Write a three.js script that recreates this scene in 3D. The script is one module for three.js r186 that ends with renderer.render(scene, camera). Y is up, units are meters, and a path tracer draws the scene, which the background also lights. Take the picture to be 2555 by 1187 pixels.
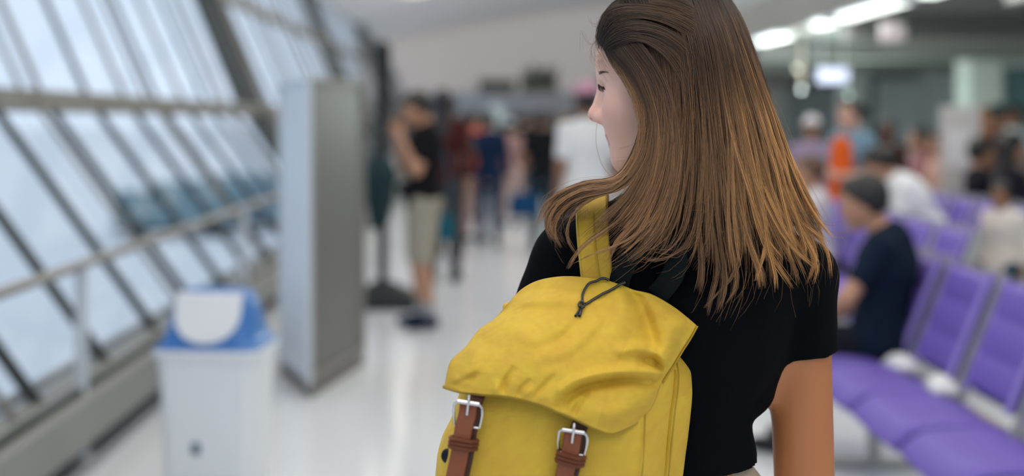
import * as THREE from 'three';
import { RoundedBoxGeometry } from 'three/addons/geometries/RoundedBoxGeometry.js';
import { mergeGeometries } from 'three/addons/utils/BufferGeometryUtils.js';
import { RectAreaLightUniformsLib } from 'three/addons/lights/RectAreaLightUniformsLib.js';

// ---------- camera, sky, lights, exposure ----------
const FW = 2555, FH = 1187, FOC = 3000, VX = 1230, VY = 300, EYE = 1.5;   // focal length and vanishing point in pixels, eye height in metres
const scene = new THREE.Scene();
const camera = new THREE.PerspectiveCamera(2 * Math.atan(FH / 2 / FOC) * 180 / Math.PI, FW / FH, 0.05, 1500);
camera.position.set(0, EYE, 0);
camera.setViewOffset(FW, FH, FW / 2 - VX, FH / 2 - VY, FW, FH);           // level camera with a shifted lens
camera.focus = 1.47;
camera.userData.fStop = 1.7;
scene.add(camera);
const renderer = new THREE.WebGLRenderer({ antialias: true });
renderer.toneMapping = THREE.LinearToneMapping;
renderer.toneMappingExposure = 2.1;
renderer.shadowMap.enabled = true;
RectAreaLightUniformsLib.init();
scene.background = new THREE.Color().setRGB(0.345, 0.4, 0.475);             // overcast sky
scene.backgroundIntensity = 1.0;
const CEILING_FILL = .9, STRIP_LAMP = 5;                                   // light intensities

// ---------- helpers ----------
function rng(seed) { let a = seed >>> 0; return () => { a = a + 0x6D2B79F5 | 0; let t = Math.imul(a ^ a >>> 15, 1 | a); t = t + Math.imul(t ^ t >>> 7, 61 | t) ^ t; return ((t ^ t >>> 14) >>> 0) / 4294967296; }; }
const V = (x, y, z) => new THREE.Vector3(x, y, z);
const at = (px, py, d) => V((px - VX) / FOC * d, EYE - (py - VY) / FOC * d, -d);
const rgb = (r, g, b) => new THREE.Color().setRGB(r, g, b);
const clamp = (x, a = 0, b = 1) => Math.min(b, Math.max(a, x));
const smooth = (a, b, x) => { const t = clamp((x - a) / (b - a)); return t * t * (3 - 2 * t); };
const lerp = (a, b, t) => a + (b - a) * t;
function hash(x, y, z) { let h = Math.imul(x, 374761393) + Math.imul(y, 668265263) + Math.imul(z, 2147483647 - 58) | 0; h = Math.imul(h ^ h >>> 13, 1274126177); return ((h ^ h >>> 16) >>> 0) / 4294967295; }
function noise(x, y, z = 0) {
  const i = Math.floor(x), j = Math.floor(y), k = Math.floor(z), f = x - i, g = y - j, h = z - k, u = f * f * (3 - 2 * f), v = g * g * (3 - 2 * g), w = h * h * (3 - 2 * h);
  const c = (a, b, d) => hash(i + a, j + b, k + d);
  return lerp(lerp(lerp(c(0, 0, 0), c(1, 0, 0), u), lerp(c(0, 1, 0), c(1, 1, 0), u), v), lerp(lerp(c(0, 0, 1), c(1, 0, 1), u), lerp(c(0, 1, 1), c(1, 1, 1), u), v), w) * 2 - 1;
}
const used = {};
function numbered(n) { const k = used[n] = (used[n] ?? -1) + 1; return k ? `${n}_${String(k).padStart(3, '0')}` : n; }
function add(o, parent) { o.castShadow = o.receiveShadow = true; parent.add(o); return o; }
function part(name, geo, material, parent) {
  const o = new THREE.Mesh(geo, material);
  o.name = parent === scene ? numbered(name) : name + (() => { const c = (parent.userData_count ??= {}); const k = c[name] = (c[name] ?? -1) + 1; return k ? `_${String(k).padStart(3, '0')}` : ''; })();
  return add(o, parent);
}
function tag(o, label, category, group) { o.userData.label = label; o.userData.category = category; if (group) o.userData.group = group; return o; }
function thing(name, label, category, x = 0, y = 0, z = 0, yaw = 0, group) {
  const o = new THREE.Group(); o.name = numbered(name); o.position.set(x, y, z); o.rotation.y = yaw; scene.add(o);
  return tag(o, label, category, group);
}
function struct(name, geo, material, parent = scene) { const o = part(name, geo, material, parent); if (parent === scene) o.userData.kind = 'structure'; return o; }
function structGroup(name) { const o = new THREE.Group(); o.name = numbered(name); o.userData.kind = 'structure'; scene.add(o); return o; }
function copy(src, x, y, z, yaw, label) { const c = src.clone(); c.name = numbered(src.name.replace(/_\d{3}$/, '')); c.position.set(x, y, z); c.rotation.y = yaw; if (label) c.userData.label = label; scene.add(c); return c; }
const std = (color, rough = 0.6, extra = {}) => new THREE.MeshPhysicalMaterial({ color, roughness: rough, ...extra });
function box(w, h, d, x, y, z, r = 0.004) { const g = r ? new RoundedBoxGeometry(w, h, d, 2, Math.min(r, w / 2.1, h / 2.1, d / 2.1)) : new THREE.BoxGeometry(w, h, d); g.translate(x, y, z); return g; }
function bar(a, b, w, h, r = 0.004) {                                       // box from a to b, w across, h deep
  const d = b.clone().sub(a), L = d.length(), g = box(w, h, L, 0, 0, 0, r);
  const m = new THREE.Matrix4().lookAt(b, a, Math.abs(d.y) / L > 0.98 ? V(0, 0, 1) : V(0, 1, 0)); g.applyMatrix4(m); const c = a.clone().add(b).multiplyScalar(0.5); g.translate(c.x, c.y, c.z); return g;
}
function tube(pts, r, seg = 24, rad = 8, closed = false) { return new THREE.TubeGeometry(new THREE.CatmullRomCurve3(pts, closed), seg, r, rad, closed); }
function rod(a, b, r, r2 = r, n = 16) { const d = b.clone().sub(a), g = new THREE.CylinderGeometry(r2, r, d.length(), n); g.applyQuaternion(new THREE.Quaternion().setFromUnitVectors(V(0, 1, 0), d.clone().normalize())); const c = a.clone().add(b).multiplyScalar(0.5); g.translate(c.x, c.y, c.z); return g; }
const plain = (g) => { const n = g.index ? g.toNonIndexed() : g; for (const k of Object.keys(n.attributes)) if (!['position', 'normal', 'uv'].includes(k)) n.deleteAttribute(k); return n; };
const join = (...gs) => mergeGeometries(gs.map(plain));
function canvasTexture(w, h, fn, srgb = true) {
  const data = new Uint8Array(w * h * 4);
  for (let y = 0; y < h; y++) for (let x = 0; x < w; x++) { const c = fn(x, y), i = (y * w + x) * 4; data[i] = c[0]; data[i + 1] = c[1]; data[i + 2] = c[2]; data[i + 3] = 255; }
  const t = new THREE.DataTexture(data, w, h); t.wrapS = t.wrapT = THREE.RepeatWrapping; t.magFilter = THREE.LinearFilter; if (srgb) t.colorSpace = THREE.SRGBColorSpace; t.needsUpdate = true; return t;
}
// a sheet: fn(u, v) -> point; thick > 0 closes it with a back layer and rims
function sheet(fn, nu, nv, thick = 0, uvw = 1, uvh = 1) {
  const P = [], N = [], pos = [], uv = [], idx = [], W = nu + 1;
  for (let j = 0; j <= nv; j++) for (let i = 0; i <= nu; i++) P.push(fn(i / nu, j / nv));
  const g = (i, j) => P[clamp(j, 0, nv) * W + clamp(i, 0, nu)];
  for (let j = 0; j <= nv; j++) for (let i = 0; i <= nu; i++) N.push(g(i + 1, j).clone().sub(g(i - 1, j)).cross(g(i, j + 1).clone().sub(g(i, j - 1))).normalize().negate());
  for (let k = 0; k < P.length; k++) { pos.push(P[k].x, P[k].y, P[k].z); uv.push((k % W) / nu * uvw, Math.floor(k / W) / nv * uvh); }
  const quad = (a, b, c, d) => idx.push(a, b, c, b, d, c);
  for (let j = 0; j < nv; j++) for (let i = 0; i < nu; i++) { const a = j * W + i; quad(a + W, a + W + 1, a, a + 1); }
  if (thick) {
    const o = P.length;
    for (let k = 0; k < o; k++) { const q = P[k].clone().addScaledVector(N[k], -thick); pos.push(q.x, q.y, q.z); uv.push(uv[2 * k], uv[2 * k + 1]); }
    for (let j = 0; j < nv; j++) for (let i = 0; i < nu; i++) { const a = o + j * W + i; quad(a, a + 1, a + W, a + W + 1); }
    for (let i = 0; i < nu; i++) { quad(i, i + 1, o + i, o + i + 1); const a = nv * W + i; quad(o + a, o + a + 1, a, a + 1); }
    for (let j = 0; j < nv; j++) { const a = j * W, b = a + nu; quad(o + a, o + a + W, a, a + W); quad(b, b + W, o + b, o + b + W); }
  }
  const q = new THREE.BufferGeometry(); q.setAttribute('position', new THREE.Float32BufferAttribute(pos, 3)); q.setAttribute('uv', new THREE.Float32BufferAttribute(uv, 2)); q.setIndex(idx); q.computeVertexNormals(); return q;
}
// a strip of constant width: pts along its middle, facing = the way its broad side looks
function ribbon(pts, width, thick, facing, seg = 40, wfn = () => 1) {
  const c = new THREE.CatmullRomCurve3(pts), fac = typeof facing === 'function' ? facing : () => facing;
  const L = c.getLength(), fr = [];
  for (let i = 0; i <= seg; i++) { const t = i / seg, p = c.getPoint(t), T = c.getTangent(t), f = fac(t).clone().normalize(), s = f.clone().cross(T).normalize(), n = T.clone().cross(s).normalize(); fr.push([p, s, n]); }
  const prof = [[-1, -.35], [-.93, .5], [-.8, .5], [0, .5], [.8, .5], [.93, .5], [1, -.35], [.9, -.5], [0, -.5], [-.9, -.5]];
  const pos = [], uv = [], idx = [], M = prof.length;
  fr.forEach(([p, s, n], i) => prof.forEach(([a, b]) => { const q = p.clone().addScaledVector(s, a * width / 2 * wfn(i / seg)).addScaledVector(n, b * thick); pos.push(q.x, q.y, q.z); uv.push(a * width / 2, i / seg * L); }));
  for (let i = 0; i < seg; i++) for (let k = 0; k < M; k++) { const a = i * M + k, b = i * M + (k + 1) % M; idx.push(a, a + M, b, b, a + M, b + M); }
  for (const [o, fl] of [[0, 0], [seg * M, 1]]) for (let k = 1; k < M - 1; k++) fl ? idx.push(o, o + k + 1, o + k) : idx.push(o, o + k, o + k + 1);
  const g = new THREE.BufferGeometry(); g.setAttribute('position', new THREE.Float32BufferAttribute(pos, 3)); g.setAttribute('uv', new THREE.Float32BufferAttribute(uv, 2)); g.setIndex(idx); g.computeVertexNormals(); return g;
}
// closed rings of points, lofted
function loft(rings, capA = true, capB = true) {
  const M = rings[0].length, pos = [], uv = [], idx = [];
  rings.forEach((r, j) => { let L = 0; r.forEach((p, k) => { if (k) L += p.distanceTo(r[k - 1]); pos.push(p.x, p.y, p.z); uv.push(L, p.y); }); });
  for (let j = 0; j < rings.length - 1; j++) for (let k = 0; k < M; k++) { const a = j * M + k, b = j * M + (k + 1) % M; idx.push(a, b, a + M, b, b + M, a + M); }
  const cap = (r, o, fl) => { const c = r.reduce((s, p) => s.add(p), V(0, 0, 0)).multiplyScalar(1 / M), n = pos.length / 3; pos.push(c.x, c.y, c.z); uv.push(0, c.y); for (let k = 0; k < M; k++) fl ? idx.push(n, o + k, o + (k + 1) % M) : idx.push(n, o + (k + 1) % M, o + k); };
  if (capA) cap(rings[0], 0, false);
  if (capB) cap(rings.at(-1), (rings.length - 1) * M, true);
  const g = new THREE.BufferGeometry(); g.setAttribute('position', new THREE.Float32BufferAttribute(pos, 3)); g.setAttribute('uv', new THREE.Float32BufferAttribute(uv, 2)); g.setIndex(idx); g.computeVertexNormals(); return g;
}
const roundRect = (w, h, r, n = 6) => { const o = []; for (let q = 0; q < 4; q++) for (let i = 0; i <= n; i++) { const a = (q + i / n) * Math.PI / 2; o.push([(q === 0 || q === 3 ? 1 : -1) * (w / 2 - r) + Math.cos(a) * r, (q < 2 ? 1 : -1) * (h / 2 - r) + Math.sin(a) * r]); } return o; };

// ---------- distance fields and their surfaces (bodies, clothes) ----------
// primitive: [a, b, ra, rb, blend, flatDir, flatScale, sign]
const cap3 = (a, b, ra, rb = ra, k = 0.03, fd = null, fs = 1, sub = false) => ({ a, b, ra, rb, k, fd, fs, sub });
function fieldMesh(prims, cell, cut = null, warp = null) {
  const lo = V(1e9, 1e9, 1e9), hi = V(-1e9, -1e9, -1e9);
  for (const p of prims) if (!p.sub) for (const [q, r] of [[p.a, p.ra], [p.b, p.rb]]) { const R = r * Math.max(1, p.fs) + 2.5 * cell; lo.min(V(q.x - R, q.y - R, q.z - R)); hi.max(V(q.x + R, q.y + R, q.z + R)); }
  const nx = Math.ceil((hi.x - lo.x) / cell) + 1, ny = Math.ceil((hi.y - lo.y) / cell) + 1, nz = Math.ceil((hi.z - lo.z) / cell) + 1;
  const F = new Float32Array(nx * ny * nz).fill(1);
  for (const p of prims) {
    const dx = p.b.x - p.a.x, dy = p.b.y - p.a.y, dz = p.b.z - p.a.z, L2 = dx * dx + dy * dy + dz * dz || 1e-9, m = p.k + 3 * cell + 0.01, sc = p.fs < 1 ? Math.sqrt(p.fs) : 1;
    const R = Math.max(p.ra, p.rb) * Math.max(1, p.fs) + m;
    const i0 = Math.max(0, Math.floor((Math.min(p.a.x, p.b.x) - R - lo.x) / cell)), i1 = Math.min(nx - 1, Math.ceil((Math.max(p.a.x, p.b.x) + R - lo.x) / cell));
    const j0 = Math.max(0, Math.floor((Math.min(p.a.y, p.b.y) - R - lo.y) / cell)), j1 = Math.min(ny - 1, Math.ceil((Math.max(p.a.y, p.b.y) + R - lo.y) / cell));
    const k0 = Math.max(0, Math.floor((Math.min(p.a.z, p.b.z) - R - lo.z) / cell)), k1 = Math.min(nz - 1, Math.ceil((Math.max(p.a.z, p.b.z) + R - lo.z) / cell));
    for (let k = k0; k <= k1; k++) for (let j = j0; j <= j1; j++) for (let i = i0; i <= i1; i++) {
      const x = lo.x + i * cell - p.a.x, y = lo.y + j * cell - p.a.y, z = lo.z + k * cell - p.a.z, t = clamp((x * dx + y * dy + z * dz) / L2);
      let qx = x - t * dx, qy = y - t * dy, qz = z - t * dz;
      if (p.fd) { const e = (qx * p.fd.x + qy * p.fd.y + qz * p.fd.z) * (1 / p.fs - 1); qx += p.fd.x * e; qy += p.fd.y * e; qz += p.fd.z * e; }
      let d = (Math.sqrt(qx * qx + qy * qy + qz * qz) - p.ra - (p.rb - p.ra) * t) * sc; if (p.clip) d = Math.max(d, p.clip(x + p.a.x, y + p.a.y, z + p.a.z)); const o = (k * ny + j) * nx + i, f = F[o];
      if (p.sub) { const h = Math.max(p.k - Math.abs(-d - f), 0) / p.k; F[o] = Math.max(f, -d) + h * h * p.k * .25; }
      else { const h = Math.max(p.k - Math.abs(d - f), 0) / p.k; F[o] = Math.min(f, d) - h * h * p.k * .25; }
    }
  }
  if (cut || warp) for (let k = 0; k < nz; k++) for (let j = 0; j < ny; j++) for (let i = 0; i < nx; i++) {
    const o = (k * ny + j) * nx + i; if (F[o] > 0.06) continue;
    const x = lo.x + i * cell, y = lo.y + j * cell, z = lo.z + k * cell;
    if (warp) F[o] += warp(x, y, z);
    if (cut) F[o] = Math.max(F[o], cut(x, y, z));
  }
  for (let k = 0; k < nz; k++) for (let j = 0; j < ny; j++) for (let i = 0; i < nx; i++) if (i === 0 || j === 0 || k === 0 || i === nx - 1 || j === ny - 1 || k === nz - 1) { const o = (k * ny + j) * nx + i; F[o] = Math.max(F[o], cell * .5); }
  const id = new Int32Array(nx * ny * nz).fill(-1), pos = [], idx = [], sx = 1, sy = nx, sz = nx * ny;
  const C = [0, sx, sy, sx + sy, sz, sx + sz, sy + sz, sx + sy + sz], E = [[0, 1], [2, 3], [4, 5], [6, 7], [0, 2], [1, 3], [4, 6], [5, 7], [0, 4], [1, 5], [2, 6], [3, 7]];
  for (let k = 0; k < nz - 1; k++) for (let j = 0; j < ny - 1; j++) for (let i = 0; i < nx - 1; i++) {
    const o = (k * ny + j) * nx + i; let neg = 0; for (let c = 0; c < 8; c++) if (F[o + C[c]] < 0) neg++;
    if (!neg || neg === 8) continue;
    let x = 0, y = 0, z = 0, n = 0;
    for (const [a, b] of E) { const fa = F[o + C[a]], fb = F[o + C[b]]; if ((fa < 0) === (fb < 0)) continue; const t = fa / (fa - fb); x += lerp(a & 1, b & 1, t); y += lerp(a >> 1 & 1, b >> 1 & 1, t); z += lerp(a >> 2, b >> 2, t); n++; }
    id[o] = pos.length / 3; pos.push(lo.x + (i + x / n) * cell, lo.y + (j + y / n) * cell, lo.z + (k + z / n) * cell);
  }
  const quad = (f, a, b, c, d) => { if (a < 0 || b < 0 || c < 0 || d < 0) return; f ? idx.push(a, b, c, a, c, d) : idx.push(a, c, b, a, d, c); };
  for (let k = 1; k < nz - 1; k++) for (let j = 1; j < ny - 1; j++) for (let i = 1; i < nx - 1; i++) {
    const o = (k * ny + j) * nx + i, f = F[o] < 0;
    if (f !== F[o + sx] < 0) quad(f, id[o], id[o - sy], id[o - sy - sz], id[o - sz]) ;
    if (f !== F[o + sy] < 0) quad(!f, id[o], id[o - sx], id[o - sx - sz], id[o - sz]);
    if (f !== F[o + sz] < 0) quad(f, id[o], id[o - sx], id[o - sx - sy], id[o - sy]);
  }
  const g = new THREE.BufferGeometry(); g.setAttribute('position', new THREE.Float32BufferAttribute(pos, 3)); g.setIndex(idx); g.computeVertexNormals();
  // make sure faces look outwards
  let vol = 0; for (let q = 0; q < idx.length; q += 3) { const a = idx[q] * 3, b = idx[q + 1] * 3, c = idx[q + 2] * 3; vol += pos[a] * (pos[b + 1] * pos[c + 2] - pos[b + 2] * pos[c + 1]) - pos[a + 1] * (pos[b] * pos[c + 2] - pos[b + 2] * pos[c]) + pos[a + 2] * (pos[b] * pos[c + 1] - pos[b + 1] * pos[c]); }
  if (vol < 0) { for (let q = 0; q < idx.length; q += 3) { const t = idx[q]; idx[q] = idx[q + 1]; idx[q + 1] = t; } g.setIndex(idx); g.computeVertexNormals(); }
  return g;
}
function paint(g, fn) {                                                      // colour per vertex: fn(x, y, z) -> [r, g, b]
  const p = g.attributes.position, c = new Float32Array(p.count * 3);
  for (let i = 0; i < p.count; i++) c.set(fn(p.getX(i), p.getY(i), p.getZ(i)), i * 3);
  g.setAttribute('color', new THREE.BufferAttribute(c, 3)); return g;
}
// ---------- people ----------
// head in its own axes: origin in the middle of the skull, +z forward, +y up, +x the person's left
function headPrims(fine) {
  const c = (x, y, z, r, k = .03, s = false) => cap3(V(x, y, z), V(x, y, z), r, r, k, null, 1, s);
  const X = V(1, 0, 0), P = [
    cap3(V(0, .035, -.03), V(0, .04, .012), .084, .073, .03, X, .87), cap3(V(0, .0, .02), V(0, -.035, .035), .07, .056, .04, X, .9), c(0, .04, .048, .036, .03),
    cap3(V(.045, -.045, .0), V(.012, -.096, .066), .024, .017, .03), cap3(V(-.045, -.045, .0), V(-.012, -.096, .066), .024, .017, .03), c(0, -.095, .074, .017, .02), c(0, -.05, .05, .042, .03),
    c(.04, -.022, .057, .027, .03), c(-.04, -.022, .057, .027, .03), cap3(V(.012, .018, .083), V(.045, .019, .066), .0075, .007, .015), cap3(V(-.012, .018, .083), V(-.045, .019, .066), .0075, .007, .015),
    c(.032, -.003, .1, .0135, .012, true), c(-.032, -.003, .1, .0135, .012, true),
    cap3(V(0, .014, .088), V(0, -.026, .106), .0065, .0085, .011), c(0, -.03, .1085, .0088, .01), c(.011, -.035, .1, .0078, .008), c(-.011, -.035, .1, .0078, .008),
    c(.031, -.004, .0745, .0125, .003), c(-.031, -.004, .0745, .0125, .003),
    cap3(V(.019, -.0625, .081), V(0, -.059, .0905), .0045, .0058, .006), cap3(V(-.019, -.0625, .081), V(0, -.059, .0905), .0045, .0058, .006), cap3(V(.016, -.069, .081), V(-.016, -.069, .081), .005, .005, .006), c(0, -.0705, .0865, .0062, .006),
    c(.004, -.033, .112, .0025, .003, true),
    cap3(V(.074, .01, -.012), V(.072, -.028, -.004), .016, .01, .01, X, .4), cap3(V(-.074, .01, -.012), V(-.072, -.028, -.004), .016, .01, .01, X, .4),
    cap3(V(0, -.06, -.025), V(0, -.11, -.033), .052, .05, .03)];
  return P;
}
const facePaint = (x, y, z) => {
  if (z > .05) {
    for (const s of [-1, 1]) { const d = Math.hypot(x - s * .031, y + .004, z - .0745); if (d < .0135 && z > .078) { const q = Math.hypot(x - s * .031, y + .004); return q < .006 ? [.06, .05, .05] : [1, 1.25, 1.4]; } const b = Math.abs(y - .02 + (Math.abs(x) - .03) * .12); if (Math.abs(Math.abs(x) - .032) < .019 && b < .0028) return [.25, .2, .2]; }
    if (z > .079 && Math.abs(x) < .021 && y > -.0755 && y < -.0575) { const l = 1 - smooth(.014, .022, Math.abs(x)); return [lerp(1, .82, l), lerp(1, .5, l), lerp(1, .55, l)]; }
    const blush = Math.exp(-((Math.abs(x) - .045) ** 2 + (y + .025) ** 2) / .0006) * .25 + Math.exp(-(x * x + (y + .032) ** 2 + (z - .112) ** 2) / .0002) * .25;
    return [1, 1 - blush * .5, 1 - blush * .4];
  }
  return [1, 1, 1];
};
const headGeo = paint(fieldMesh(headPrims(), .0045), facePaint);
// a right or left hand: origin at the wrist, -y along the fingers, palm looks to -x * side
function handGeo(side, curl, cell = .004) {
  const P = [cap3(V(0, .02, 0), V(0, -.02, 0), .02, .021, .012, V(1, 0, 0), .75)];
  const bend = (o, ax, l, a) => { const q = []; let p = o.clone(), t = 0; for (let i = 0; i < 3; i++) { t += a * (i ? 1 : .6); const d = V(-side * Math.sin(t), -Math.cos(t), ax); const n = p.clone().addScaledVector(d.normalize(), l[i]); q.push([p, n]); p = n; } return q; };
  P.push(cap3(V(0, -.02, .012), V(0, -.078, .026), .016, .0125, .012, V(1, 0, 0), .75), cap3(V(0, -.02, -.012), V(0, -.074, -.024), .016, .0115, .012, V(1, 0, 0), .75), cap3(V(0, -.03, 0), V(0, -.08, 0), .02, .014, .012, V(1, 0, 0), .75));
  [[.029, .039, .008], [.0095, .043, .0085], [-.0095, .04, .0082], [-.027, .032, .0072]].forEach(([z, L, r], i) => bend(V(0, -.08 + (i === 3 ? .006 : 0), z), (i - 1.3) * -.07, [L, L * .62, L * .5], curl).forEach(([a, b], k) => P.push(cap3(a, b, r * (1 - k * .07), r * (.95 - k * .08), .003))));
  const t0 = V(-side * .006, -.022, .02), t1 = V(-side * .02, -.05, .044), t2 = V(-side * .026, -.078, .052), t3 = V(-side * .03, -.1, .052);
  P.push(cap3(t0, t1, .013, .011, .01), cap3(t1, t2, .0105, .0095, .004), cap3(t2, t3, .0092, .0078, .004));
  return fieldMesh(P, cell);
}
const handCache = {};
const hand = (side, curl) => (handCache[side + '_' + curl] ??= handGeo(side, curl)).clone();
// joints of a pose, metres for a height of 1.7, x = the person's left, z = forward
function skeleton(pose, h = 1.7) {
  const s = { pelvis: V(0, .93, 0), waist: V(0, 1.08, .0), chest: V(0, 1.26, -.01), c7: V(0, 1.435, -.035), head: V(0, 1.585, .0), look: V(0, -.05, 1) };
  for (const [q, k] of [['L', 1], ['R', -1]]) Object.assign(s, { ['sh' + q]: V(.165 * k, 1.375, -.02), ['el' + q]: V(.22 * k, 1.1, -.04), ['wr' + q]: V(.225 * k, .86, .03), ['fi' + q]: V(.225 * k, .76, .05), ['hip' + q]: V(.088 * k, .9, 0), ['kn' + q]: V(.1 * k, .49, .025), ['an' + q]: V(.105 * k, .085, -.02), ['toe' + q]: V(.12 * k, .035, .13) });
  const lean = (a, from = .93) => { for (const k of ['waist', 'chest', 'c7', 'head', 'shL', 'shR', 'elL', 'elR', 'wrL', 'wrR', 'fiL', 'fiR']) { const y = s[k].y - from, z = s[k].z; s[k].set(s[k].x, from + y * Math.cos(a) - z * Math.sin(a), z * Math.cos(a) + y * Math.sin(a)); } };
  if (pose.walk) { s.knL.z += .16; s.anL.add(V(0, .02, .26)); s.toeL.add(V(0, .05, .26)); s.knR.z -= .02; s.anR.add(V(0, .07, -.28)); s.toeR.add(V(0, .0, -.24)); s.elL.z -= .09; s.wrL.z -= .12; s.fiL.z -= .12; s.elR.z += .07; s.wrR.z += .16; s.fiR.z += .2; }
  if (pose.lean) lean(pose.lean);
  if (pose.sit) {
    for (const k of Object.keys(s)) if (!/^(an|toe|look|kn|hip)/.test(k)) s[k].y -= .37;
    for (const q of ['L', 'R']) { s['hip' + q].y = .53; s['kn' + q].set(s['kn' + q].x * 1.1, .51, .42); s['an' + q].z = .4; s['toe' + q].z = .55; }
    if (pose.arms === 'down') pose.arms = 'lap';
  }
  const sit = pose.sit ? -.37 : 0, dz = s.chest.z - .0;
  if (pose.arms === 'phone') for (const [q, k] of [['L', 1], ['R', -1]]) { s['el' + q].set(.2 * k, s['sh' + q].y - .25, s['sh' + q].z + .12); s['wr' + q].set(.07 * k, s['sh' + q].y - .02, s['sh' + q].z + .2); s['fi' + q].set(.02 * k, s['sh' + q].y + .06, s['sh' + q].z + .2); }
  if (pose.arms === 'lap') for (const [q, k] of [['L', 1], ['R', -1]]) { s['el' + q].set(.22 * k, s['sh' + q].y - .27, s['sh' + q].z + .08); s['wr' + q].set(.12 * k, .64, s['sh' + q].z + .28); s['fi' + q].set(.07 * k, .62, s['sh' + q].z + .37); }
  if (pose.arms === 'knees') for (const [q, k] of [['L', 1], ['R', -1]]) { s['el' + q].set(.24 * k, s['sh' + q].y - .24, s['sh' + q].z + .12); s['wr' + q].set(.08 * k, .62, .44); s['fi' + q].set(.02 * k, .6, .53); }
  if (pose.arms === 'hold') for (const [q, k] of [['L', 1], ['R', -1]]) { s['el' + q].set(.21 * k, s['sh' + q].y - .27, s['sh' + q].z + .04); s['wr' + q].set(.1 * k, s['sh' + q].y - .27, s['sh' + q].z + .28); s['fi' + q].set(.04 * k, s['sh' + q].y - .26, s['sh' + q].z + .35); }
  for (const q of ['L', 'R']) if (pose['elbow' + q]) s['el' + q].add(pose['elbow' + q]);
  if (pose.head) s.head.add(pose.head);
  if (pose.look) s.look = pose.look;
  Object.assign(s, pose.joints ?? {});
  if (h !== 1.7) for (const k of Object.keys(s)) if (k !== 'look') s[k].multiplyScalar(h / 1.7);
  s.k = h / 1.7; return s;
}
function headMatrix(s) { const f = s.look.clone().normalize(), x = V(0, 1, 0).cross(f).normalize(), u = f.clone().cross(x); return new THREE.Matrix4().makeBasis(x, u, f).scale(V(s.k, s.k, s.k)).setPosition(s.head); }
const torsoFrame = (s) => { const u = s.c7.clone().sub(s.pelvis).normalize(), l = s.shL.clone().sub(s.shR).normalize(); return l.cross(u).normalize(); };
function torsoPrims(s, o = 0, w = 1) {
  const k = s.k, f = torsoFrame(s), m = (a, b, t) => a.clone().lerp(b, t), side = s.shL.clone().sub(s.shR).normalize();
  const off = (p, x) => p.clone().addScaledVector(side, x * k * w);
  return [cap3(off(s.pelvis, -.05), off(s.pelvis, .05), .115 * k * w + o, .115 * k * w + o, .05, f, .85), cap3(s.pelvis, s.waist, .135 * k * w + o, .118 * k * w + o, .05, f, .74), cap3(s.waist, s.chest, .118 * k * w + o, .145 * k * w + o, .05, f, .72),
    cap3(off(m(s.chest, s.c7, .15), -.06), off(m(s.chest, s.c7, .15), .06), .095 * k + o, .095 * k + o, .05, f, .95), cap3(m(s.chest, s.c7, .3), m(s.chest, s.c7, .88), .12 * k + o, .055 * k + o, .05, f, .75),
    cap3(m(s.chest, s.c7, .75), s.shL, .06 * k + o, .05 * k + o, .04), cap3(m(s.chest, s.c7, .75), s.shR, .06 * k + o, .05 * k + o, .04)];
}
const armPrims = (s, q, o = 0, end = 2) => { const k = s.k, m = s['sh' + q].clone().lerp(s['el' + q], Math.min(end, 1)), P = [cap3(s['sh' + q], m, .051 * k + o, lerp(.05, .038, Math.min(end, 1)) * k + o, .02)]; if (end > 1) P.push(cap3(s['el' + q], s['el' + q].clone().lerp(s['wr' + q], end - 1), .037 * k + o, lerp(.036, .025, end - 1) * k + o, .02)); return P; };
const legPrims = (s, q, o = 0, end = 2) => { const k = s.k, P = [cap3(s['hip' + q], s['hip' + q].clone().lerp(s['kn' + q], Math.min(1, end)), .084 * k + o, lerp(.084, .056, Math.min(1, end)) * k + o, .03)]; if (end > 1) P.push(cap3(s['kn' + q], s['kn' + q].clone().lerp(s['an' + q], end - 1), .055 * k + o, lerp(.055, .036, end - 1) * k + o, .03)); return P; };
const shoePrims = (s, q, o = 0) => { const k = s.k; const heel = s['an' + q].clone().add(V(0, -.04 * k, 0).addScaledVector(s['toe' + q].clone().sub(s['an' + q]).setY(0).normalize(), -.02 * k)); return [cap3(s['an' + q], heel, .036 * k + o, .038 * k + o, .02), cap3(heel, s['toe' + q], .037 * k + o, .03 * k + o, .02)]; };
function bodyGeo(s, cell, opt = {}) {
  const k = s.k, P = torsoPrims(s, 0, opt.w ?? 1);
  P.push(cap3(s.c7.clone().lerp(s.chest, .15), s.head.clone().add(V(0, -.05 * k, 0)), .055 * k, .05 * k, .03));
  for (const q of ['L', 'R']) P.push(...armPrims(s, q), ...legPrims(s, q), ...shoePrims(s, q, -.008));
  const G = [fieldMesh(P, cell)]; paint(G[0], () => [1, 1, 1]);
  const hg = (opt.head ?? headGeo).clone(); hg.applyMatrix4(headMatrix(s)); G.push(hg);
  for (const [q, sd] of [['L', 1], ['R', -1]]) {
    const g = hand(sd, opt.curl ?? .35), d = s['fi' + q].clone().sub(s['wr' + q]).normalize(), y = d.clone().negate(); let z = Math.abs(d.y) > .75 ? V(0, 0, 1) : V(0, 1, 0); z = z.addScaledVector(y, -z.dot(y)).normalize(); const x = y.clone().cross(z);
    g.applyMatrix4(new THREE.Matrix4().makeBasis(x, y, z).scale(V(k, k, k)).setPosition(s['wr' + q])); paint(g, () => [1, 1, 1]); G.push(g);
  }
  for (const g of G) { g.deleteAttribute('uv'); }
  return mergeGeometries(G);
}
const hairCache = {};
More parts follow.
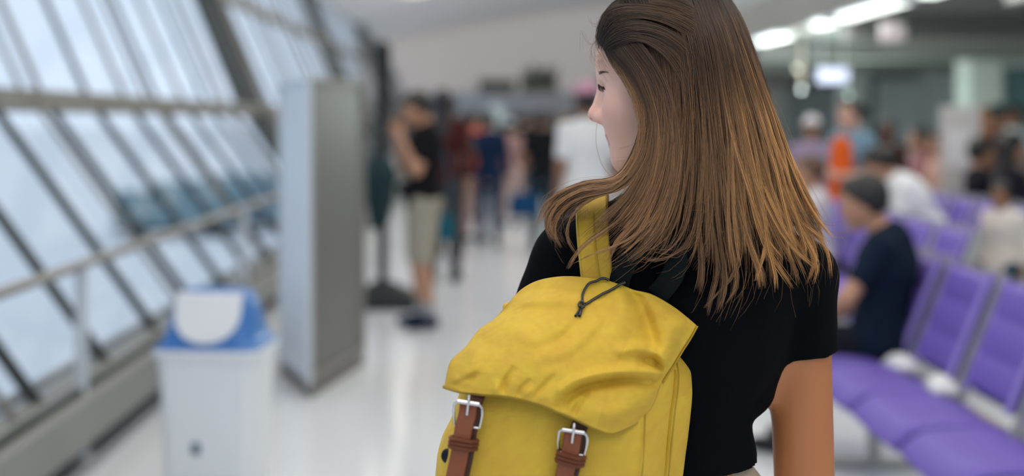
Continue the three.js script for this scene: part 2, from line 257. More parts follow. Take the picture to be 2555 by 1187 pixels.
function hairGeo(style, cell = .006) {
  if (hairCache[style]) return hairCache[style].clone();
  const X = V(1, 0, 0), P = [cap3(V(0, .035, -.03), V(0, .04, .012), .097, .09, .03, X, .88), cap3(V(0, .0, -.03), V(0, -.035, -.035), .082, .07, .03, X, .95)];
  if (style === 'long') P.push(cap3(V(0, .0, -.05), V(0, -.28, -.09), .08, .075, .03, V(0, 0, 1), .5), cap3(V(.06, .03, -.02), V(.08, -.24, -.03), .03, .025, .03), cap3(V(-.06, .03, -.02), V(-.08, -.24, -.03), .03, .025, .03));
  if (style === 'bun') P.push(cap3(V(0, .03, -.135), V(0, .02, -.15), .036, .034, .02));
  const g = fieldMesh(P, cell, (x, y, z) => { const face = Math.min(z - .035 + (.055 - y) * -.0, 1); const front = y < .075 ? Math.min(z - lerp(.0, style === 'crown' ? .034 : .062, smooth(-.03, .075, y)), .1) : style === 'crown' ? z - .05 : -1; const low = style === 'long' ? -1 : -.06 - y + (z > -.02 ? .035 : 0); return Math.max(front, low); }, (x, y, z) => noise(x * 90, y * 40, z * 90) * .003);
  return (hairCache[style] = g).clone();
}
function capGeo() { const g = fieldMesh([cap3(V(0, .045, -.03), V(0, .05, .012), .102, .095, .03, V(1, 0, 0), .88)], .006, (x, y, z) => .045 - y + z * -.05); const visor = fieldMesh([cap3(V(0, .058, .07), V(0, .045, .15), .07, .05, .02, V(0, 1, 0), .1)], .006); return mergeGeometries([g, visor]); }
const M = {};
const skinMat = (c) => M['skin' + c] ??= new THREE.MeshPhysicalMaterial({ color: rgb(...c), roughness: .55, vertexColors: true, sheen: .15, sheenColor: rgb(1, .8, .7), sheenRoughness: .5 });
const clothMat = (c) => M['cloth' + c] ??= std(rgb(...c), .92, { sheen: .2, sheenColor: rgb(...c.map((v) => v * .6 + .006)), sheenRoughness: .6, specularIntensity: .3 });
const hairMat = (c) => M['hair' + c] ??= std(rgb(...c), .5);
const SKIN = { fair: [.62, .37, .28], tan: [.45, .24, .15], brown: [.25, .12, .07], dark: [.11, .055, .035] }, BLACK = [.008, .008, .01];
function person(label, px, d, yaw, o) {
  const g = thing('person', label, 'person', (px - VX) / FOC * d, 0, -d, yaw, o.group), s = skeleton({ arms: 'down', ...o }, o.h ?? 1.7), cell = d < 9 ? .012 : .015;
  part('body', bodyGeo(s, cell, { w: o.w }), skinMat(SKIN[o.skin ?? 'tan']), g);
  const wv = (x, y, z) => noise(x * 14, y * 10, z * 14) * .004;
  const hem = o.sit ? s.pelvis.y - .05 : s.pelvis.y - .08 - (o.dress ?? 0);
  const sh = torsoPrims(s, .014, o.w ?? 1); for (const q of ['L', 'R']) sh.push(...armPrims(s, q, .012, o.sleeve ?? .62));
  if (o.dress) sh.push(cap3(s.pelvis, V(s.pelvis.x, hem, s.pelvis.z), .15, .2, .05));
  part(o.top ?? 'shirt', fieldMesh(sh, cell, (x, y) => hem - y, wv), clothMat(o.shirt ?? BLACK), g);
  const tw = .115 * s.k * (o.w ?? 1) + .012, tr = [cap3(s.pelvis.clone().add(V(-.05 * (o.w ?? 1), 0, 0)), s.pelvis.clone().add(V(.05 * (o.w ?? 1), 0, 0)), tw, tw, .05, V(0, 0, 1), .88)]; for (const q of ['L', 'R']) tr.push(...legPrims(s, q, o.short ? .022 : .014, o.short ? .95 : 1.93));
  if (!o.dress) part(o.short ? 'shorts' : 'trousers', fieldMesh(tr, cell, null, wv), clothMat(o.trousers ?? [.02, .022, .03]), g);
  for (const q of ['L', 'R']) part('shoe', fieldMesh(shoePrims(s, q, .006), .008, (x, y) => .004 - y), clothMat(o.shoes ?? [.03, .03, .035]), g);
  if (o.socks) for (const q of ['L', 'R']) part('sock', fieldMesh([cap3(s['an' + q].clone().add(V(0, -.01, 0)), s['an' + q].clone().lerp(s['kn' + q], .22), .042, .044, .01)], .008), clothMat(o.socks), g);
  const hm = headMatrix(s), put = (x) => { x.applyMatrix4(hm); return x; };
  if (o.hairStyle !== 'none') part('hair', put(hairGeo(o.hairStyle ?? 'short')), hairMat(o.hair ?? [.012, .01, .009]), g);
  if (o.cap) part('cap', put(capGeo()), clothMat(o.cap), g);
  g.userData_s = s; if (o.after) o.after(g, s); return g;
}
// ---------- the setting: long hall with a leaning glass wall on the left ----------
const MAT = {
  floor: std(rgb(.7, .735, .775), .13, { specularIntensity: 1 }), frame: std(rgb(.25, .24, .22), .5, { metalness: .2 }), dark: std(rgb(.04, .046, .042), .55, { metalness: .2 }), rib: std(rgb(.10, .10, .088), .6),
  glass: new THREE.MeshPhysicalMaterial({ color: rgb(.93, .97, 1), roughness: 0, transmission: 1, thickness: 0, ior: 1.45, specularIntensity: .12 }), sill: std(rgb(.27, .275, .26), .5), kick: std(rgb(.17, .155, .14), .45), curb: std(rgb(.3, .31, .33), .3, { metalness: .4 }),
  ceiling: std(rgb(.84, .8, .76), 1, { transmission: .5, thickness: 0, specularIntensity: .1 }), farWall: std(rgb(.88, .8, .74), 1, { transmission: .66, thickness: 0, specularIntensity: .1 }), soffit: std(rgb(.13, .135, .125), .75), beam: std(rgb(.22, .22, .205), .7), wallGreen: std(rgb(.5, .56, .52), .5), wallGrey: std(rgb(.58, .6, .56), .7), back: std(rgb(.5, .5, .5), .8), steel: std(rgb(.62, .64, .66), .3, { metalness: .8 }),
  pale: std(rgb(.62, .68, .74), .4), concrete: std(rgb(.74, .75, .75), .9), light: new THREE.MeshStandardMaterial({ color: rgb(.9, .9, .9), emissive: rgb(1, .92, .8), emissiveIntensity: .4 }), strip: new THREE.MeshStandardMaterial({ color: rgb(.9, .9, .9), emissive: rgb(.93, 1, .93), emissiveIntensity: 1.5 }),
};
const Z0 = 7, Z1 = -44;                                                     // hall from behind the camera to its far end
struct('floor', box(16, .3, Z0 - Z1, 6.2, -.15, (Z0 + Z1) / 2, 0), MAT.floor);
const wl = structGroup('wall_left');
const WX = (y) => y < 1.652 ? -1.75 - (y - .1) / 1.38 : -2.875 - (y - 1.652) / 2.27;   // the glass leans outwards, with a knee at 1.65 m
struct('sill', box(.26, .2, Z0 - Z1, WX(.2) - .02, .22, (Z0 + Z1) / 2, .01), MAT.sill, wl);
struct('sill_edge', box(.035, .04, Z0 - Z1, WX(.32) + .125, .325, (Z0 + Z1) / 2, .006), MAT.dark, wl); struct('sill_edge', box(.05, .03, Z0 - Z1, WX(.32) - .09, .335, (Z0 + Z1) / 2, .006), MAT.kick, wl);
struct('kick_plate', box(.1, .14, Z0 - Z1, -1.86, .09, (Z0 + Z1) / 2, .005), MAT.kick, wl);
struct('curb', box(.12, .045, Z0 - Z1, -1.77, .0225, (Z0 + Z1) / 2, .005), MAT.curb, wl);
struct('transom', box(.14, .14, Z0 - Z1, -2.865, 1.62, (Z0 + Z1) / 2, .01), MAT.frame, wl);
struct('transom', box(.12, .14, Z0 - Z1, WX(3.13), 3.13, (Z0 + Z1) / 2, .01), MAT.frame, wl);
struct('transom', box(.14, .16, Z0 - Z1, WX(4.6), 4.6, (Z0 + Z1) / 2, .01), MAT.frame, wl);
const STEP = .88, PHASE = -7.67;
const mLow = bar(V(WX(.25), .25, 0), V(WX(1.63), 1.63, 0), .03, .05), mUp = bar(V(WX(1.66), 1.66, 0), V(WX(4.65), 4.65, 0), .034, .035), thinLow = bar(V(WX(.25) + .03, .25, 0), V(WX(1.63) + .03, 1.63, 0), .018, .03), thinUp = bar(V(WX(1.66), 1.66, 0), V(WX(4.65), 4.65, 0), .018, .03);
const paneOf = (y0, y1) => { const L = Math.hypot(WX(y1) - WX(y0), y1 - y0), g = new THREE.PlaneGeometry(STEP - .04, L); g.rotateY(Math.PI / 2); g.rotateZ(Math.atan2(WX(y0) - WX(y1), y1 - y0)); g.translate((WX(y0) + WX(y1)) / 2 - .02, (y0 + y1) / 2, 0); return g; };
const pLow = paneOf(.28, 1.6), pUp = paneOf(1.7, 3.08), pTop = paneOf(3.18, 4.55);
for (let n = -16; n < 42; n++) {
  const z = PHASE - n * STEP; if (z > Z0 || z < Z1) continue;
  const put = (name, g, m, dz = 0) => { const o = struct(name, g, m, wl); o.position.z = z + dz; };
  put('mullion', mLow, MAT.dark); put('mullion', mUp, n % 2 ? MAT.dark : MAT.frame);
  if (n % 3 === 0) { put('glazing_bar', thinLow, MAT.frame, .3); put('glazing_bar', thinUp, MAT.frame, .3); }
  put('pane', pLow, MAT.glass, -STEP / 2); put('pane', pUp, MAT.glass, -STEP / 2); put('pane', pTop, MAT.glass, -STEP / 2);
}
for (const z of [-3.8, -14.6, -25.4, -36.2, 5.5]) { const o = struct('arch_rib', join(bar(V(WX(.1) - .12, .1, 0), V(-2.9, 1.65, 0), .24, .26), bar(V(-2.9, 1.6, 0), V(WX(4.7) + .05, 4.7, 0), .26, .3)), MAT.rib, wl); o.position.z = z; }
// handrail on posts in front of the glass
const hr = thing('handrail', 'grey handrail on pale upright posts running along the leaning glass wall', 'handrail', -1.78, 0, 0);
part('rail', rod(V(0, .875, 4), V(0, .875, -40), .022), std(rgb(.3, .29, .27), .45, { metalness: .4 }), hr);
for (let z = -5.2; z > -40; z -= 3.4) { const p = part('post', join(box(.05, .86, .03, 0, .445, 0, .005), box(.09, .02, .12, 0, .04, 0, .004)), MAT.pale, hr); p.position.z = z; }
// roof: shallow vault with added fill lamps, mezzanine soffit on the right
const roofPt = (u) => { const x = lerp(-4.2, 14, u); return V(x, 4.6 + 1.5 * Math.sin(Math.min(1, u * 1.5) * Math.PI / 2), 0); };
struct('ceiling', sheet((u, v) => roofPt(u).setZ(lerp(Z0, Z1, v)), 40, 1, -.25), MAT.ceiling);
struct('wall_right', box(.3, 7, Z0 - Z1, 9.6, 3, (Z0 + Z1) / 2, 0), MAT.wallGrey);
const wf = structGroup('wall_front');                                      // unseen end wall behind the camera, glazing added to light the woman
struct('spandrel', box(18, .5, .3, 4.8, .25, Z0 + .1, 0), MAT.sill, wf); struct('header', box(18, 1.9, .3, 4.8, 5.6, Z0 + .1, 0), MAT.back, wf);
{ const g = new THREE.PlaneGeometry(2.2, 4.16), mg = box(.08, 4.2, .14, 0, 0, 0, .01); for (let i = 0; i < 8; i++) { const p = struct('pane', g, MAT.glass, wf); p.position.set(-3 + i * 2.25, 2.57, Z0 + .1); const q = struct('mullion', mg, MAT.frame, wf); q.position.set(-4.12 + i * 2.25, 2.57, Z0 + .1); } struct('transom', box(18, .08, .12, 4.8, 2.2, Z0 + .1, .01), MAT.frame, wf); }
const wb = structGroup('wall_back');
struct('upper_wall', box(18, 5.5, .3, 4, 4.9, Z1 - .1, 0), MAT.farWall, wb);
struct('fascia_band', box(14, .75, .5, 4.0, 2.1, Z1 + 2, .02), std(rgb(.52, .53, .55), .6), wb);
struct('lower_wall', box(18, 2.2, .3, 4, 1.05, Z1 - .1, 0), std(rgb(.2, .19, .18), .8), wb);
for (let i = 0; i < 7; i++) struct('pillar', box(.4, 2, .4, -2 + i * 2, .9, Z1 + 1.9, .03), MAT.beam, wb);
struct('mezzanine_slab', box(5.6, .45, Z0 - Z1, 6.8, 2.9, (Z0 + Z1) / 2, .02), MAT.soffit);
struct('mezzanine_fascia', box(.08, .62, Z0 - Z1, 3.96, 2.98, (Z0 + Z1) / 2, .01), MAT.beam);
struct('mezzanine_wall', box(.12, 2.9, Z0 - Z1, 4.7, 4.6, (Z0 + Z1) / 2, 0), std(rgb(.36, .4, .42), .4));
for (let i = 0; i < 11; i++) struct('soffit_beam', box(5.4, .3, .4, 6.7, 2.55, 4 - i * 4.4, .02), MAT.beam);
for (let i = 0; i < 12; i++) struct('wall_panel', box(.1, 2.4, 2.6, 9.42, 1.25, 3 - i * 3.4, .02), i % 3 === 1 ? std(rgb(.07, .15, .15), .35) : MAT.wallGreen);
for (let i = 0; i < 7; i++) struct('column', box(.55, 2.7, .55, 7.6, 1.33, 1 - i * 6.6, .04), MAT.wallGrey);
// lamps
function lampPanel(name, w, d, x, y, z, mat, col, power, label, group) {
  const t = thing(name, label, 'light', x, y, z, 0, group);
  part('housing', join(box(w + .08, .05, .06, 0, .03, d / 2 + .01, .01), box(w + .08, .05, .06, 0, .03, -d / 2 - .01, .01), box(w + .08, .03, d, 0, .06, 0, .005)), MAT.pale, t);
  part('diffuser', box(w, .04, d, 0, .02, 0, .01), mat, t);
  const l = new THREE.RectAreaLight(col, power, w, d); l.position.set(0, -.012, 0); l.rotation.x = -Math.PI / 2; t.add(l); return t;
}
[[-7.25, 1.9, 'over the nearest seats'], [-9.75, 1.9, 'cut by the picture top'], [-12.25, 1.9, 'longest fully visible one'], [-13.95, .6, 'short round one beside the long one'], [-16.6, 1.4, 'next to the woman\'s hair'], [-19.3, 1.9, 'hidden behind the hair'], [-21.8, 1.9, 'seventh along the edge'], [-24.3, 1.9, 'eighth along the edge'], [-28, 1.9, 'ninth along the edge'], [-32, 1.9, 'farthest along the edge'], [-4.75, 1.9, 'above the empty seats'], [-2.25, 1.9, 'beside the camera'], [.5, 1.9, 'first behind the camera'], [3.5, 1.9, 'last behind the camera']].forEach(([z, l, w]) => lampPanel('strip_light', .16, l, 3.86, 2.6, z, MAT.strip, rgb(.95, 1, .95), STRIP_LAMP, `glowing white strip light along the dark ceiling edge, ${w}`, 'strip lights along the mezzanine edge'));
for (let i = 0; i < 8; i++) [-.9, 2.6].forEach((x, k) => lampPanel('ceiling_fill_lamp', 2.6, 3.4, x, roofPt((x + 4.2) / 18.2).y - .3, 4 - i * 4.8, MAT.light, rgb(1, .95, .88), CEILING_FILL, `large warm unseen ceiling panel added for fill light over the ${k ? 'seats' : 'aisle'}, ${['first', 'second', 'third', 'fourth', 'fifth', 'sixth', 'seventh', 'eighth', 'ninth'][i]} from the glazed end`, 'added ceiling fill panels'));  // out-of-view panels, added to brighten the hall
// outside: apron, vehicles, far sheds
struct('ground', box(900, .4, 1200, -455, -4.7, -300, 0), MAT.concrete);
// ---------- the woman with the yellow backpack ----------
const WX0 = 0.232, WZ0 = -1.57;
const woman = thing('person', 'young woman with long brown hair and black t-shirt seen from behind, head turned left', 'person', WX0, 0, WZ0);
const wat = (px, py, d) => at(px, py, d).sub(woman.position);
const WJ = {
  pelvis: wat(1662, 1350, 1.57), waist: wat(1668, 1095, 1.565), chest: wat(1688, 815, 1.56), c7: wat(1690, 545, 1.575), head: wat(1672, 202, 1.56), look: V(-Math.cos(.26) * Math.cos(.155), -Math.sin(.155), -Math.sin(.26) * Math.cos(.155)),
  shL: wat(1427, 642, 1.565), elL: wat(1240, 1120, 1.61), wrL: wat(1345, 1400, 1.64), fiL: wat(1440, 1490, 1.62), shR: wat(1990, 690, 1.565), elR: wat(2008, 1235, 1.565), wrR: wat(2062, 1680, 1.58), fiR: wat(2070, 1860, 1.59),
  hipL: V(-.072, .87, 0), knL: V(-.09, .48, -.02), anL: V(-.1, .085, .02), toeL: V(-.125, .035, -.13), hipR: V(.068, .87, 0), knR: V(.09, .48, -.02), anR: V(.1, .085, .02), toeR: V(.125, .035, -.13), k: .96,
};
{
  const s = WJ, f = V(0, 0, -1), mid = (a, b, t) => a.clone().lerp(b, t), X = V(1, 0, 0);
  const torso = (o) => [
    cap3(s.pelvis.clone().add(V(-.035, 0, 0)), s.pelvis.clone().add(V(.035, 0, 0)), .1 + o, .1 + o, .05, f, .95), cap3(s.pelvis, s.waist, .11 + o, .09 + o, .03, f, .84), cap3(s.waist, s.chest, .088 + o, .116 + o, .03, f, .8),
    cap3(s.chest.clone().add(V(-.035, .02, 0)), s.chest.clone().add(V(.035, .02, 0)), .097 + o, .098 + o, .05, f, .95), cap3(mid(s.chest, s.c7, .3), mid(s.chest, s.c7, .85), .125 + o, .06 + o, .05, f, .72),
    cap3(wat(1880, 800, 1.56), wat(1850, 955, 1.56), .05 + o, .038 + o, .012), cap3(wat(1500, 800, 1.56), wat(1526, 955, 1.56), .05 + o, .038 + o, .012),
    cap3(mid(s.chest, s.c7, .8), s.shL, .06 + o, .042 + o, .04), cap3(mid(s.chest, s.c7, .8), s.shR, .06 + o, .042 + o, .04)];
  const arm = (q, o, e = 2) => { const m = mid(s['sh' + q], s['el' + q], Math.min(1, e)), P = [cap3(s['sh' + q], m, .0405 + o, lerp(.041, .0385, Math.min(1, e)) + o, .03)]; if (e > 1) P.push(cap3(s['el' + q], s['wr' + q], .0385, .024, .006)); return P; };
  const P = torso(0); for (const q of ['L', 'R']) P.push(...arm(q, 0), ...legPrims(s, q, 0), ...shoePrims(s, q, -.008));
  P.push(cap3(mid(s.c7, s.chest, .1), s.head.clone().add(V(.015, -.06, .01)), .053, .05, .03));
  const body = paint(fieldMesh(P, .006), () => [1, 1, 1]), hp = headPrims(), G = [body]; hp[0].ra = .078; hp[0].rb = .071;
  for (const d of [1, -1]) hp.push(cap3(V(d * .0195, .0025, .081), V(d * .043, .0015, .0745), .0052, .0052, .003), cap3(V(d * .02, -.014, .08), V(d * .041, -.013, .0745), .0045, .0045, .004));
  const hg = paint(fieldMesh(hp, .0024), (x, y, z) => { let c = facePaint(x, y, z); if (c[0] === .25) c = [1, 1, 1]; const f = smooth(-.02, .05, z); return [c[0] * lerp(1, 1.72, f), c[1] * lerp(1, 2.85, f), c[2] * lerp(1, 6, f)]; }), hm = headMatrix(s); hg.applyMatrix4(hm); G.push(hg);  // face paler than the tanned arms, lightened further in place of window light
  for (const [q, sd] of [['L', 1], ['R', -1]]) { const g = handGeo(sd, .3, .0035), d = s['fi' + q].clone().sub(s['wr' + q]).normalize(), y = d.negate(), z = V(0, 0, -1).addScaledVector(y, y.z).normalize(), x = y.clone().cross(z); g.applyMatrix4(new THREE.Matrix4().makeBasis(x, y, z).setPosition(s['wr' + q])); G.push(paint(g, () => [1, 1, 1])); }
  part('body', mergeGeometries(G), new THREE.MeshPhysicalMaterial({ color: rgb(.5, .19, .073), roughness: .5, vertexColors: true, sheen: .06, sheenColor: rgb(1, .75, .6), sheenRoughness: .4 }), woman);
  // brows and lashes, hair by hair
  const R = rng(5), lash = [], brow = [];
  for (const d of [1, -1]) {
    for (let i = 0; i < 26; i++) { const t = i / 25, a = V(d * lerp(.0195, .0445, t), .0 - .001 + .006 * Math.sin(Math.PI * t), lerp(.0885, .079, t) + .0015 * Math.sin(Math.PI * t)), o = V(d * lerp(-.1, .55, t), .35, 1).normalize(); lash.push(tube([a, a.clone().addScaledVector(o, .004), a.clone().addScaledVector(o, .0075).add(V(0, .0025, 0))], .00024, 4, 4)); }
    lash.push(tube([V(d * .0195, -.002, .0875), V(d * .031, .0035, .0885), V(d * .0445, -.002, .0785)], .0007, 10, 5));
    for (let i = 0; i < 90; i++) { const t = R(), z = lerp(.0925, .0745, t * t), a = V(d * lerp(.011, .051, t), .0185 + .006 * Math.sin(t * 2.4) + (R() - .5) * .0055 * (1.1 - t), z + .0005); brow.push(tube([a, a.clone().add(V(d * .004, .0016 * (1 - t), -.0008)), a.clone().add(V(d * .008, .0012 * (1 - 2 * t), -.0034))], .0003, 3, 4)); }
  }
  const bm = std(rgb(.035, .02, .014), .6);
  part('eyelashes', mergeGeometries(lash).applyMatrix4(hm), bm, woman).userData.kind = 'stuff'; part('eyebrows', mergeGeometries(brow).applyMatrix4(hm), bm, woman).userData.kind = 'stuff';
  // t-shirt
  const hemY = wat(0, 1178, 1.5).y, sl = wat(2022, 880, 1.565), pR = wat(1956, 0, 1.56).x, pL = wat(1445, 0, 1.56).x;
  const sh = torso(.007); for (const q of ['L', 'R']) { const a = arm(q, .0085, .62)[0]; a.k = .01; a.clip = (x, y) => sl.y + (q === 'R' ? (x - sl.x) * .1 : -.01) - y; sh.push(a); }
  sh.push(cap3(wat(1650, 1162, 1.565), wat(1674, 1162, 1.565), .11, .11, .012, f, .86), cap3(wat(1650, 1100, 1.565), wat(1672, 1100, 1.565), .097, .097, .008, f, .84));
  const shirt = fieldMesh(sh, .0055, (x, y, z) => hemY - y, (x, y, z) => noise(x * 17 + y * 8, y * 13, z * 15) * .0028 + noise(x * 40, y * 26 + x * 12, z * 40) * .0011);
  { const p = shirt.attributes.position, u = new Float32Array(p.count * 2); for (let i = 0; i < p.count; i++) { u[2 * i] = p.getX(i) * 12; u[2 * i + 1] = p.getY(i) * 12; } shirt.setAttribute('uv', new THREE.BufferAttribute(u, 2)); }
  const knit = canvasTexture(128, 128, (x, y) => { const v = 128 + 60 * Math.sin(x * Math.PI / 2) * Math.cos(y * Math.PI / 4) + 40 * noise(x * .3, y * .3); return [v, v, v]; }, false);
  part('shirt', shirt, std(rgb(.0016, .0024, .004), .95, { bumpMap: knit, bumpScale: .0004, specularIntensity: .22 }), woman);
  // trousers and shoes, mostly below the frame
  const tr = [cap3(s.pelvis.clone().add(V(-.02, .1, 0)), s.pelvis.clone().add(V(.02, .1, 0)), .08, .08, .02, f, .86), cap3(s.pelvis.clone().add(V(-.045, .02, 0)), s.pelvis.clone().add(V(.045, .02, 0)), .1, .1, .03, f, .95), cap3(s.pelvis.clone().add(V(-.055, -.04, 0)), s.pelvis.clone().add(V(.055, -.04, 0)), .118, .118, .04, f, .95)]; for (const q of ['L', 'R']) tr.push(...legPrims(s, q, .012, 1.9));
  part('trousers', fieldMesh(tr, .01, (x, y) => y - (hemY + .012)), std(rgb(.5, .43, .33), .85), woman);
  for (const q of ['L', 'R']) part('shoe', fieldMesh(shoePrims(s, q, .006), .007, (x, y) => .004 - y), std(rgb(.6, .6, .58), .6), woman);
}
// hair: guide strands from root to tip as [x, y, extra depth]
const depthOf = (y) => { const T = [[-70, 1.55], [-45, 1.518], [-20, 1.497], [20, 1.481], [60, 1.469], [120, 1.46], [260, 1.454], [400, 1.446], [520, 1.436], [620, 1.428], [720, 1.424], [900, 1.424]]; for (let i = 1; i < T.length; i++) if (y <= T[i][0]) return lerp(T[i - 1][1], T[i][1], clamp((y - T[i - 1][0]) / (T[i][0] - T[i - 1][0]))); return 1.424; };
const GUIDES = [
  [[1516, 62, .03], [1545, 130, .022], [1580, 200, .018], [1603, 285, .014], [1590, 370, .012], [1545, 440, .012], [1450, 458, .016], [1382, 498, .02], [1362, 560, .024]],
  [[1530, 35, .02], [1575, 120, .012], [1612, 220, .008], [1620, 320, .006], [1600, 405, .004], [1545, 470, .006], [1455, 490, .01], [1398, 530, .014], [1382, 585, .016], [1410, 630, .016]],
  [[1550, -6, .01], [1606, 110, .004], [1636, 220, 0], [1640, 340, 0], [1614, 440, 0], [1566, 520, 0], [1524, 565, 0], [1484, 606, 0], [1464, 645, .002], [1455, 678, .004]],
  [[1580, -28, 0], [1638, 100, 0], [1662, 230, 0], [1660, 370, 0], [1632, 480, 0], [1586, 570, 0], [1540, 616, 0], [1506, 654, 0], [1494, 692, 0]],
  [[1612, -40, 0], [1668, 100, 0], [1686, 240, 0], [1684, 390, 0], [1658, 510, 0], [1612, 592, 0], [1562, 640, 0], [1526, 668, 0], [1504, 676, 0]],
  [[1640, -50, 0], [1696, 110, 0], [1710, 260, 0], [1708, 410, 0], [1692, 520, 0], [1668, 600, 0], [1628, 648, 0], [1588, 664, 0]],
  [[1668, -54, 0], [1722, 110, 0], [1738, 260, 0], [1742, 400, 0], [1730, 520, 0], [1706, 600, 0], [1672, 640, 0], [1632, 656, 0], [1600, 645, 0]],
  [[1692, -54, 0], [1746, 110, 0], [1765, 260, 0], [1776, 400, 0], [1782, 520, 0], [1794, 620, 0], [1802, 690, 0], [1794, 745, 0], [1778, 792, 0]],
  [[1716, -50, .002], [1769, 110, 0], [1793, 260, 0], [1808, 400, 0], [1824, 520, 0], [1842, 620, 0], [1848, 690, 0], [1832, 745, 0], [1800, 796, 0]],
  [[1738, -44, .006], [1791, 110, .003], [1818, 260, 0], [1838, 400, 0], [1858, 520, 0], [1876, 610, 0], [1882, 680, 0], [1870, 730, 0], [1838, 768, 0]],
  [[1760, -34, .012], [1812, 110, .008], [1844, 260, .004], [1870, 400, 0], [1896, 520, 0], [1918, 610, 0], [1934, 680, 0], [1948, 730, 0], [1962, 758, 0]],
  [[1784, -22, .022], [1832, 112, .018], [1870, 260, .01], [1902, 400, .005], [1932, 510, .002], [1958, 590, .002], [1990, 650, .004], [2012, 700, .006], [2002, 748, .006]],
  [[1792, -26, .044], [1826, 40, .036], [1852, 116, .03], [1892, 260, .02], [1932, 400, .012], [1962, 500, .01], [1992, 562, .012], [2022, 604, .014], [2050, 655, .016], [2040, 720, .016]],
  [[1804, -22, .064], [1842, 42, .052], [1868, 120, .046], [1912, 260, .036], [1952, 390, .026], [1984, 480, .022], [2012, 535, .024], [2038, 580, .026], [2060, 625, .028], [2058, 690, .028]],
  [[1812, -22, .09], [1854, 46, .076], [1885, 128, .066], [1926, 250, .056], [1962, 370, .046], [1992, 450, .042], [2018, 510, .042], [2044, 558, .042], [2064, 598, .042], [2078, 632, .042]],
].map((g) => new THREE.CatmullRomCurve3(g.map(([x, y, e]) => wat(x, y, depthOf(y) + e))).getSpacedPoints(48));
const TWIST = [   // the strands drawn back from the forehead over the top
  [[1493, 122, .085], [1495, 80, .08], [1504, 42, .07], [1526, 8, .056], [1580, -14, .03], [1660, -16, .006], [1740, 20, .01], [1800, 90, .024]],
  [[1497, 112, .05], [1500, 70, .036], [1512, 36, .028], [1545, 18, .015], [1610, 18, .006], [1690, 34, .0], [1760, 78, .012], [1802, 150, .022]],
  [[1503, 128, .042], [1510, 84, .026], [1530, 52, .014], [1575, 40, .004], [1640, 50, -.003], [1710, 82, .0], [1764, 140, .01], [1800, 220, .018]],
  [[1508, 118, .034], [1524, 96, .018], [1556, 78, .006], [1600, 74, -.002], [1660, 92, -.004], [1715, 140, 0], [1752, 210, .008], [1775, 300, .016]],
  [[1520, 124, .024], [1544, 108, .01], [1576, 100, .001], [1614, 110, -.004], [1660, 146, -.004], [1698, 215, 0], [1716, 300, .008], [1722, 380, .016]],
].map((g) => new THREE.CatmullRomCurve3(g.map(([x, y, e]) => wat(x, y, depthOf(y) + e))).getSpacedPoints(48));
const FRINGE = [  // hair that falls from the temple beside the cheek
  [[1500, 100, .046], [1516, 140, .034], [1548, 180, .022], [1582, 224, .014], [1606, 278, .01], [1616, 340, .007], [1600, 400, .006], [1562, 450, .006]],
  [[1506, 90, .036], [1532, 134, .022], [1570, 178, .012], [1604, 240, .007], [1624, 310, .004], [1620, 380, .003], [1584, 450, .003], [1540, 510, .003]],
  [[1516, 80, .022], [1548, 130, .01], [1590, 190, .004], [1618, 260, 0], [1632, 340, -.002], [1624, 420, -.003], [1590, 500, -.002], [1530, 570, 0]],
  [[1530, 68, .014], [1570, 114, .004], [1616, 176, -.001], [1648, 256, -.003], [1662, 345, -.004], [1652, 440, -.004], [1622, 520, -.002], [1570, 590, 0]],
  [[1552, 58, .008], [1600, 108, 0], [1650, 180, -.003], [1682, 268, -.004], [1694, 365, -.004], [1686, 460, -.003], [1660, 550, -.001], [1610, 620, 0]],
].map((g) => new THREE.CatmullRomCurve3(g.map(([x, y, e]) => wat(x, y, depthOf(y) + e))).getSpacedPoints(48));
function between(F, s, t) {
  const n = F.length - 1, i = clamp(Math.floor(s), 0, n - 1), f = s - i, q = clamp(t, 0, 1) * 48, k = Math.min(47, Math.floor(q)), h = q - k;
  const p = (j) => { const a = F[clamp(j, 0, n)]; return a[k].clone().lerp(a[k + 1], h); };
  const [a, b, c, d] = [p(i - 1), p(i), p(i + 1), p(i + 2)], f2 = f * f, f3 = f2 * f;
  return a.multiplyScalar(-.5 * f3 + f2 - .5 * f).addScaledVector(b, 1.5 * f3 - 2.5 * f2 + 1).addScaledVector(c, -1.5 * f3 + 2 * f2 + .5 * f).addScaledVector(d, .5 * f3 - .5 * f2);
}
const HP = [], HN = [], HC = [], HI = [];
const HAXIS = V(0.025, 0, 0);
function strand(pts, w, colorAt) {                                           // a ridged ribbon: three points across
  const n = pts.length, base = HP.length / 3;
  for (let i = 0; i < n; i++) {
    const p = pts[i], T = pts[Math.min(n - 1, i + 1)].clone().sub(pts[Math.max(0, i - 1)]).normalize(), out = V((p.x - HAXIS.x) * 1.1, .02, p.z - HAXIS.z + .12).normalize();
    const sd = out.clone().cross(T).normalize(), nn = T.clone().cross(sd).normalize(), ww = w * (i === n - 1 || i === 0 ? .15 : i === 1 ? .6 : 1 - .35 * i / n), c = colorAt(i / (n - 1));
    for (const e of [-1, 0, 1]) { HP.push(p.x + sd.x * e * ww + nn.x * (e ? 0 : ww * .7), p.y + sd.y * e * ww + nn.y * (e ? 0 : ww * .7), p.z + sd.z * e * ww + nn.z * (e ? 0 : ww * .7)); const m = nn.clone().addScaledVector(sd, e * .9).normalize(); HN.push(m.x, m.y, m.z); HC.push(...c); }
    if (i < n - 1) { const a = base + i * 3; for (const o of [0, 1]) HI.push(a + o, a + o + 3, a + o + 1, a + o + 1, a + o + 3, a + o + 4); }
  }
}
